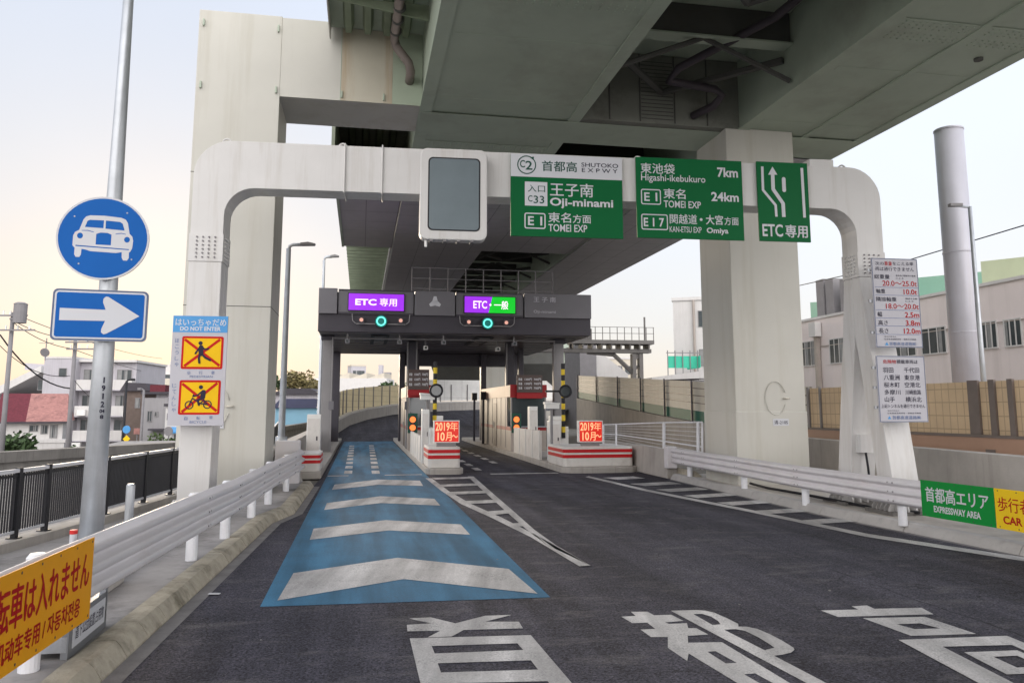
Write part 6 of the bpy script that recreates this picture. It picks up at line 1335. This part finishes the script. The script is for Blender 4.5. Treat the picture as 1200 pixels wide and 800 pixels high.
for lb, p0_, p1_, Yd, yt, wm, rm in (('far pale house with a dark gable behind the slanted white roof', 18, 44, 130, 446, 'wall_cream', 'roof_dark'), ('far cream house peeping over the red roof', 58, 84, 120, 449, 'wall_cream', 'roof_maroon'),
        ('far white house with a navy gable right of the apartment block', 148, 168, 125, 452, 'wall_white', 'roof_navy'), ('far grey house with a dark gable behind the grey rendered house', 172, 198, 118, 456, 'wall_grey', 'roof_dark'), ('far lilac house with a maroon gable by the pale warning board', 196, 226, 112, 459, 'wall_lilac', 'roof_maroon'), ('low white house with a dark gable between apartment block and brown house', 128, 150, 96, 470, 'wall_white', 'roof_dark')):
    t, w, H = house(lb, p0_, p1_, Yd, R_(random.uniform(-6, 8)), yt, 8, wm)
    m = MB(); m.box(0, w, 0, 7, 0, H - 1.2, wm); m.build('wall', t); m = MB(); m.prism([(-0.3, H - 1.2), (w + 0.3, H - 1.2), (w * 0.55, H + 0.2), (w * 0.45, H + 0.2)], lambda u, v: (u, -0.3, v), (0, 7.6, 0), rm); m.build('roof', t)
    for k in range(2): add_window(t, w * (0.15 + 0.42 * k), w * (0.38 + 0.42 * k), H - 2.9, H - 1.7, -0.02, 2)
# centre-left, between pier and canopy, and seen through the canopy
Yd = 70; t, w, H = house('light blue corrugated building with a navy roof left of the canopy', 322, 373, Yd, R_(5), 478, 9, 'wall_blue', 'building', 'building')
m = MB(); m.box(0, w, 0, 9, 0, H, 'wall_blue'); m.build('wall', t); m = MB(); m.prism([(-0.3, H), (w + 0.3, H), (w * 0.9, zh(467, Yd)), (w * 0.12, zh(467, Yd))], lambda u, v: (u, -0.3, v), (0, 9.5, 0), 'roof_navy'); m.build('roof', t); add_window(t, w * 0.1, w * 0.2, zh(503, Yd), zh(488, Yd), -0.02, 1)
Yd = 110; t, w, H = house('mauve roofed house row behind the light blue building', 318, 374, Yd, R_(0), 462, 9, 'wall_lilac', 'building', 'building')
m = MB(); m.box(0, w, 0, 9, 0, H, 'wall_lilac'); m.build('wall', t); m = MB(); m.prism([(-0.5, H), (w + 0.5, H), (w * 0.8, zh(455, Yd)), (w * 0.3, zh(455, Yd))], lambda u, v: (u, -0.5, v), (0, 10, 0), 'roof_dark'); m.build('roof', t)
Yd = 230; t, w, H = house('long low white factory row on the horizon seen through the left canopy bay', 366, 452, Yd, R_(0), 443, 14, 'wall_white', 'building', 'hall')
m = MB(); m.box(0, w, 0, 15, 0, H, 'wall_white'); m.build('wall', t)
for k in range(4): m = MB(); m.prism([(w * (0.02 + 0.24 * k), H + 0.01), (w * (0.24 + 0.24 * k), H + 0.01), (w * (0.24 + 0.24 * k), H + 1.6)], lambda u, v: (u, 0.5, v), (0, 14, 0), 'wall_cream'); m.build('roof', t)
Yd = 320; t, w, H = house('distant square grey tower with a sunlit yellow side seen through the left canopy bay', 410, 426, Yd, R_(24), 429, 8, 'wall_grey', 'building', 'tower_block')
m = MB(); m.box(0, w, 0, 7, 0, H, 'wall_lilac'); m.box(-0.1, w + 0.1, -0.1, 7.1, H + 0.01, H + 0.6, 'wall_cream'); m.build('wall', t)
for k in range(3): add_window(t, w * 0.1, w * 0.9, H - 3.4 - 3.2 * k, H - 1.7 - 3.2 * k, -0.06, 4)
Yd = 330; t, w, H = house('distant slim grey tower with a lower wing seen through the left canopy bay', 442, 456, Yd, R_(4), 436, 8, 'wall_grey', 'building', 'tower_block')
m = MB(); m.box(0, w * 0.33, 0, 5, 0, H + 3, 'wall_lilac'); m.box(w * 0.34, w, 0.3, 6, 0, H, 'wall_grey'); m.build('wall', t)
for k in range(2): add_window(t, w * 0.42, w * 0.92, H - 3 - 3 * k, H - 1.4 - 3 * k, 0.24, 3)

# ------------------------------------------------------------------ vegetation
def tree(label, loc, height, spread, leafm, seed, trunk=True, n=900, leaf=0.16, name='tree', group=None, low=0.35):
    rnd = random.Random(seed); t = thing(name, label, 'tree' if name == 'tree' else 'bush', loc, 0, group)
    if trunk:
        m = MB(); m.tube([(0, 0, 0), (0.05, 0, height * 0.3), (-0.05, 0.04, height * 0.6), (0.03, 0, height * 0.85)], [spread * 0.09, spread * 0.07, spread * 0.045, spread * 0.015], 8, 'bark')
        for k in range(6):
            q = rnd.uniform(0, 6.28); z = height * rnd.uniform(0.3, 0.6); m.tube([(0, 0, z), (math.cos(q) * spread * 0.35, math.sin(q) * spread * 0.35, z + height * 0.2)], [spread * 0.035, spread * 0.012], 6, 'bark')
        m.build('trunk', t, smooth=True)
    blobs = [(rnd.uniform(-0.55, 0.55) * spread, rnd.uniform(-0.55, 0.55) * spread, height * rnd.uniform(low, 0.88), spread * rnd.uniform(0.28, 0.5)) for _ in range(11)]
    m = MB()
    for i in range(n):
        bx_, by_, bz_, br = blobs[rnd.randrange(len(blobs))]
        d_ = Vector((rnd.gauss(0, 1), rnd.gauss(0, 1), rnd.gauss(0, 0.85))).normalized() * br * rnd.uniform(0.35, 1.05) ** 0.6
        p_ = Vector((bx_, by_, max(bz_ + d_.z, height * 0.04))) + Vector((d_.x, d_.y, 0))
        u = Vector((rnd.gauss(0, 1), rnd.gauss(0, 1), rnd.gauss(0, 0.6))).normalized(); v_ = u.orthogonal().normalized(); s = leaf * rnd.uniform(0.6, 1.4)
        m.add([p_ - u * s, p_ + v_ * s * 0.55, p_ + u * s, p_ - v_ * s * 0.55], [(0, 1, 2, 3)], leafm)
    m.build('crown' if trunk else 'foliage', t, normals=False)
    return t
c = at(6, 520, 52); tree('dark rounded tree at the left edge in front of the red roofed house', (c[0], 52, GZ), zh(496, 52), 2.0, 'leaf_dark', 3, n=1700, leaf=0.17)
c = at(93, 520, 56); tree('small dark shrub between the red roofed house and the apartment block', (c[0], 56, GZ), zh(516, 56), 0.9, 'leaf_dark', 4, False, 500, 0.13, 'bush')
c = at(190, 520, 56); tree('bright green clipped bush in front of the grey house', (c[0], 56, GZ), zh(504, 56), 1.1, 'leaf_mid', 5, False, 900, 0.12, 'bush')
for i, (px, py, Yd, sp, lm, lb) in enumerate(((330, 436, 150, 4.2, 'leaf_dark', 'dark tree beside the big left pier column on the skyline'), (352, 433, 150, 3.6, 'leaf_dry', 'yellowish poplar like tree left of the canopy on the skyline'), (367, 440, 155, 3.0, 'leaf_dry', 'low olive tree touching the left canopy column on the skyline'), (377, 437, 160, 3.2, 'leaf_dark', 'dark treetop just behind the left canopy column'),
                                              (452, 447, 125, 3.4, 'leaf_dark', 'dark tree above the cream noise barrier in the left canopy bay'), (466, 440, 130, 3.6, 'leaf_dark', 'tall dark tree beside the middle canopy column in the left bay'), (428, 453, 125, 3.0, 'leaf_mid', 'low green tree on the slope above the cream noise barrier'), (440, 455, 122, 3.0, 'leaf_dark', 'lower dark shrubby tree on the slope right of the low green tree'))):
    c = at(px, 480, Yd); tree(lb, (c[0], Yd, GZ), zh(py, Yd), sp, lm, 20 + i, True, 1300, 0.34, 'tree', 'trees on the skyline', 0.45)
t = None
# ------------------------------------------------------------------ poles, wires, small signs on the left
def utility(label, px, Yd, ytop, arms, trans=None):
    c = at(px, 500, Yd); t = thing('utility_pole', label, 'utility pole', (c[0], Yd, GZ), 0, 'concrete utility poles'); H = zh(ytop, Yd)
    m = MB(); m.cyl((0, 0, 0), (0, 0, H), 0.17, 0.11, n=12, m='utility_grey'); m.build('pole', t, smooth=True)
    for ya_, x0, x1 in arms:
        m = MB(); z = zh(ya_, Yd); m.box(x0, x1, -0.28, -0.2, z, z + 0.09, 'utility_grey')
        for k in range(4): x = x0 + (x1 - x0) * (k + 0.5) / 4; m.cyl((x, -0.24, z + 0.09), (x, -0.24, z + 0.32), 0.05, n=8, m='lamp_white')
        m.build('crossarm', t)
    if trans:
        m = MB(); z = zh(trans[1], Yd); m.cyl((trans[0], -0.3, z), (trans[0], -0.3, z + 1.1), 0.36, n=14, m='utility_grey'); m.cyl((trans[0], -0.3, z + 1.1), (trans[0], -0.3, z + 1.2), 0.38, 0.2, n=14, m='utility_grey'); m.box(0, trans[0], -0.3, -0.2, z + 0.2, z + 0.3, 'utility_grey'); m.build('transformer', t)
    return t
utility('concrete utility pole with a transformer at the left edge of the town', 4, 46, 366, ((388, -1.2, 1.5), (371, -0.6, 1.0)), (0.6, 379))
utility('concrete utility pole with cross arms left of the sign pole', 81, 50, 388, ((402, -0.5, 1.6), (410, -0.4, 1.7)))
t = thing('rooftop_aerial', 'television aerial with a dish standing on the apartment roof', 'aerial', at(53, 420, 76)); m = MB(); m.cyl((0, 0, -0.2), (0, 0, 1.95), 0.05, n=6, m='utility_grey'); m.box(-0.7, 0.7, -0.03, 0.03, 1.45, 1.5, 'utility_grey'); m.build('mast', t); m = MB(); m.cyl((0, -0.2, 0.55), (0, -0.08, 0.6), 0.42, n=16, m='utility_grey'); o = m.build('dish', t)
wires = [((0, 392, 46), (83, 455, 50), 14), ((12, 375, 46), (82, 408, 50), 6), ((12, 366, 46), (190, 420, 90), 9), ((0, 405, 46), (82, 440, 50), 12), ((83, 408, 50), (200, 440, 110), 6), ((83, 440, 50), (130, 475, 75), 10), ((20, 378, 46), (83, 396, 50), 4)]
wl_lab = ('thick sagging cable from the left edge pole to the second pole', 'upper thin cable between the two utility poles', 'long thin cable from the transformer pole across the sky', 'lower cable below the transformer between both poles', 'cable from the second pole towards the distant hall', 'short drooping cable from the second pole to the balconies', 'topmost short cable joining the two pole heads')
for (a_, b_, sag), lb in zip(wires, wl_lab):
    A, B = Vector(at(*a_)), Vector(at(*b_)); s = sag * A.y / 930
    pts = [A + (B - A) * (k / 10) - Vector((0, 0, s * 4 * (k / 10) * (1 - k / 10))) for k in range(11)]
    m = MB(); m.tube(pts, 0.045 if 'thick' in lb else 0.022, 5, 'wire'); o = tag(m.build('overhead_wire', smooth=True), lb, 'cable', 'overhead wires over the town')
A, B = Vector(at(930, 336, 40)), Vector(at(1240, 252, 24)); m = MB(); m.tube([A, (A + B) / 2 - Vector((0, 0, 0.2)), B], 0.022, 5, 'wire'); tag(m.build('overhead_wire', smooth=True), 'single thin cable crossing behind the chimney on the right', 'cable')
def town_lamp(label, px, Yd, ytop, mt, dx):
    c = at(px, 500, Yd); t = thing('street_lamp', label, 'street lamp', (c[0], Yd, GZ), 0); H = zh(ytop, Yd)
    m = MB(); m.cyl((0, 0, 0), (0, 0, H), 0.12, 0.08, n=10, m=mt); m.build('pole', t, smooth=True); m = MB(); m.tube([(0, 0, H), (dx * 0.5, 0, H + 0.08)], 0.05, 6, mt); m.build('arm', t); m = MB(); m.box(min(dx * 0.4, dx), max(dx * 0.4, dx), -0.13, 0.13, H, H + 0.16, mt); m.build('lamp_head', t, bevel=0.02)
town_lamp('dark street lamp in front of the brown house', 145, 56, 446, 'black_metal', 0.55); town_lamp('pale grey street lamp in front of the grey house', 166, 54, 457, 'utility_grey', -0.4)
def small_sign(label, px, py, Yd, mt, shape, r_):
    c = at(px, py, Yd); t = thing('roadside_sign', label, 'road sign', (c[0], Yd, GZ), 0); zc = c[2] - GZ
    m = MB(); m.cyl((0, 0, 0), (0, 0, zc + 0.2), 0.04, n=8, m='utility_grey'); m.build('post', t)
    n_ = 24 if shape == 'round' else 4; a0_ = 0 if shape != 'square' else 45
    m = MB(); P = [(r_ * math.cos(R_(a0_ + 360 * k / n_)), zc + r_ * math.sin(R_(a0_ + 360 * k / n_))) for k in range(n_)]; m.prism(P, lambda u, v: (u, -0.1, v), (0, 0.04, 0), mt); m.build('plate', t)
small_sign('small round blue sign by the brown house', 149, 503, 50, 'sign_skyblue', 'round', 0.24); small_sign('small yellow diamond sign by the brown house', 149, 514, 48, 'banner_yellow', 'diamond', 0.22)
small_sign('small round pale mirror by the blue shop awning', 198, 505, 50, 'utility_grey', 'round', 0.28); small_sign('small pinkish square sign beside the grey street lamp', 161, 505, 51, 'roof_pink', 'square', 0.26)
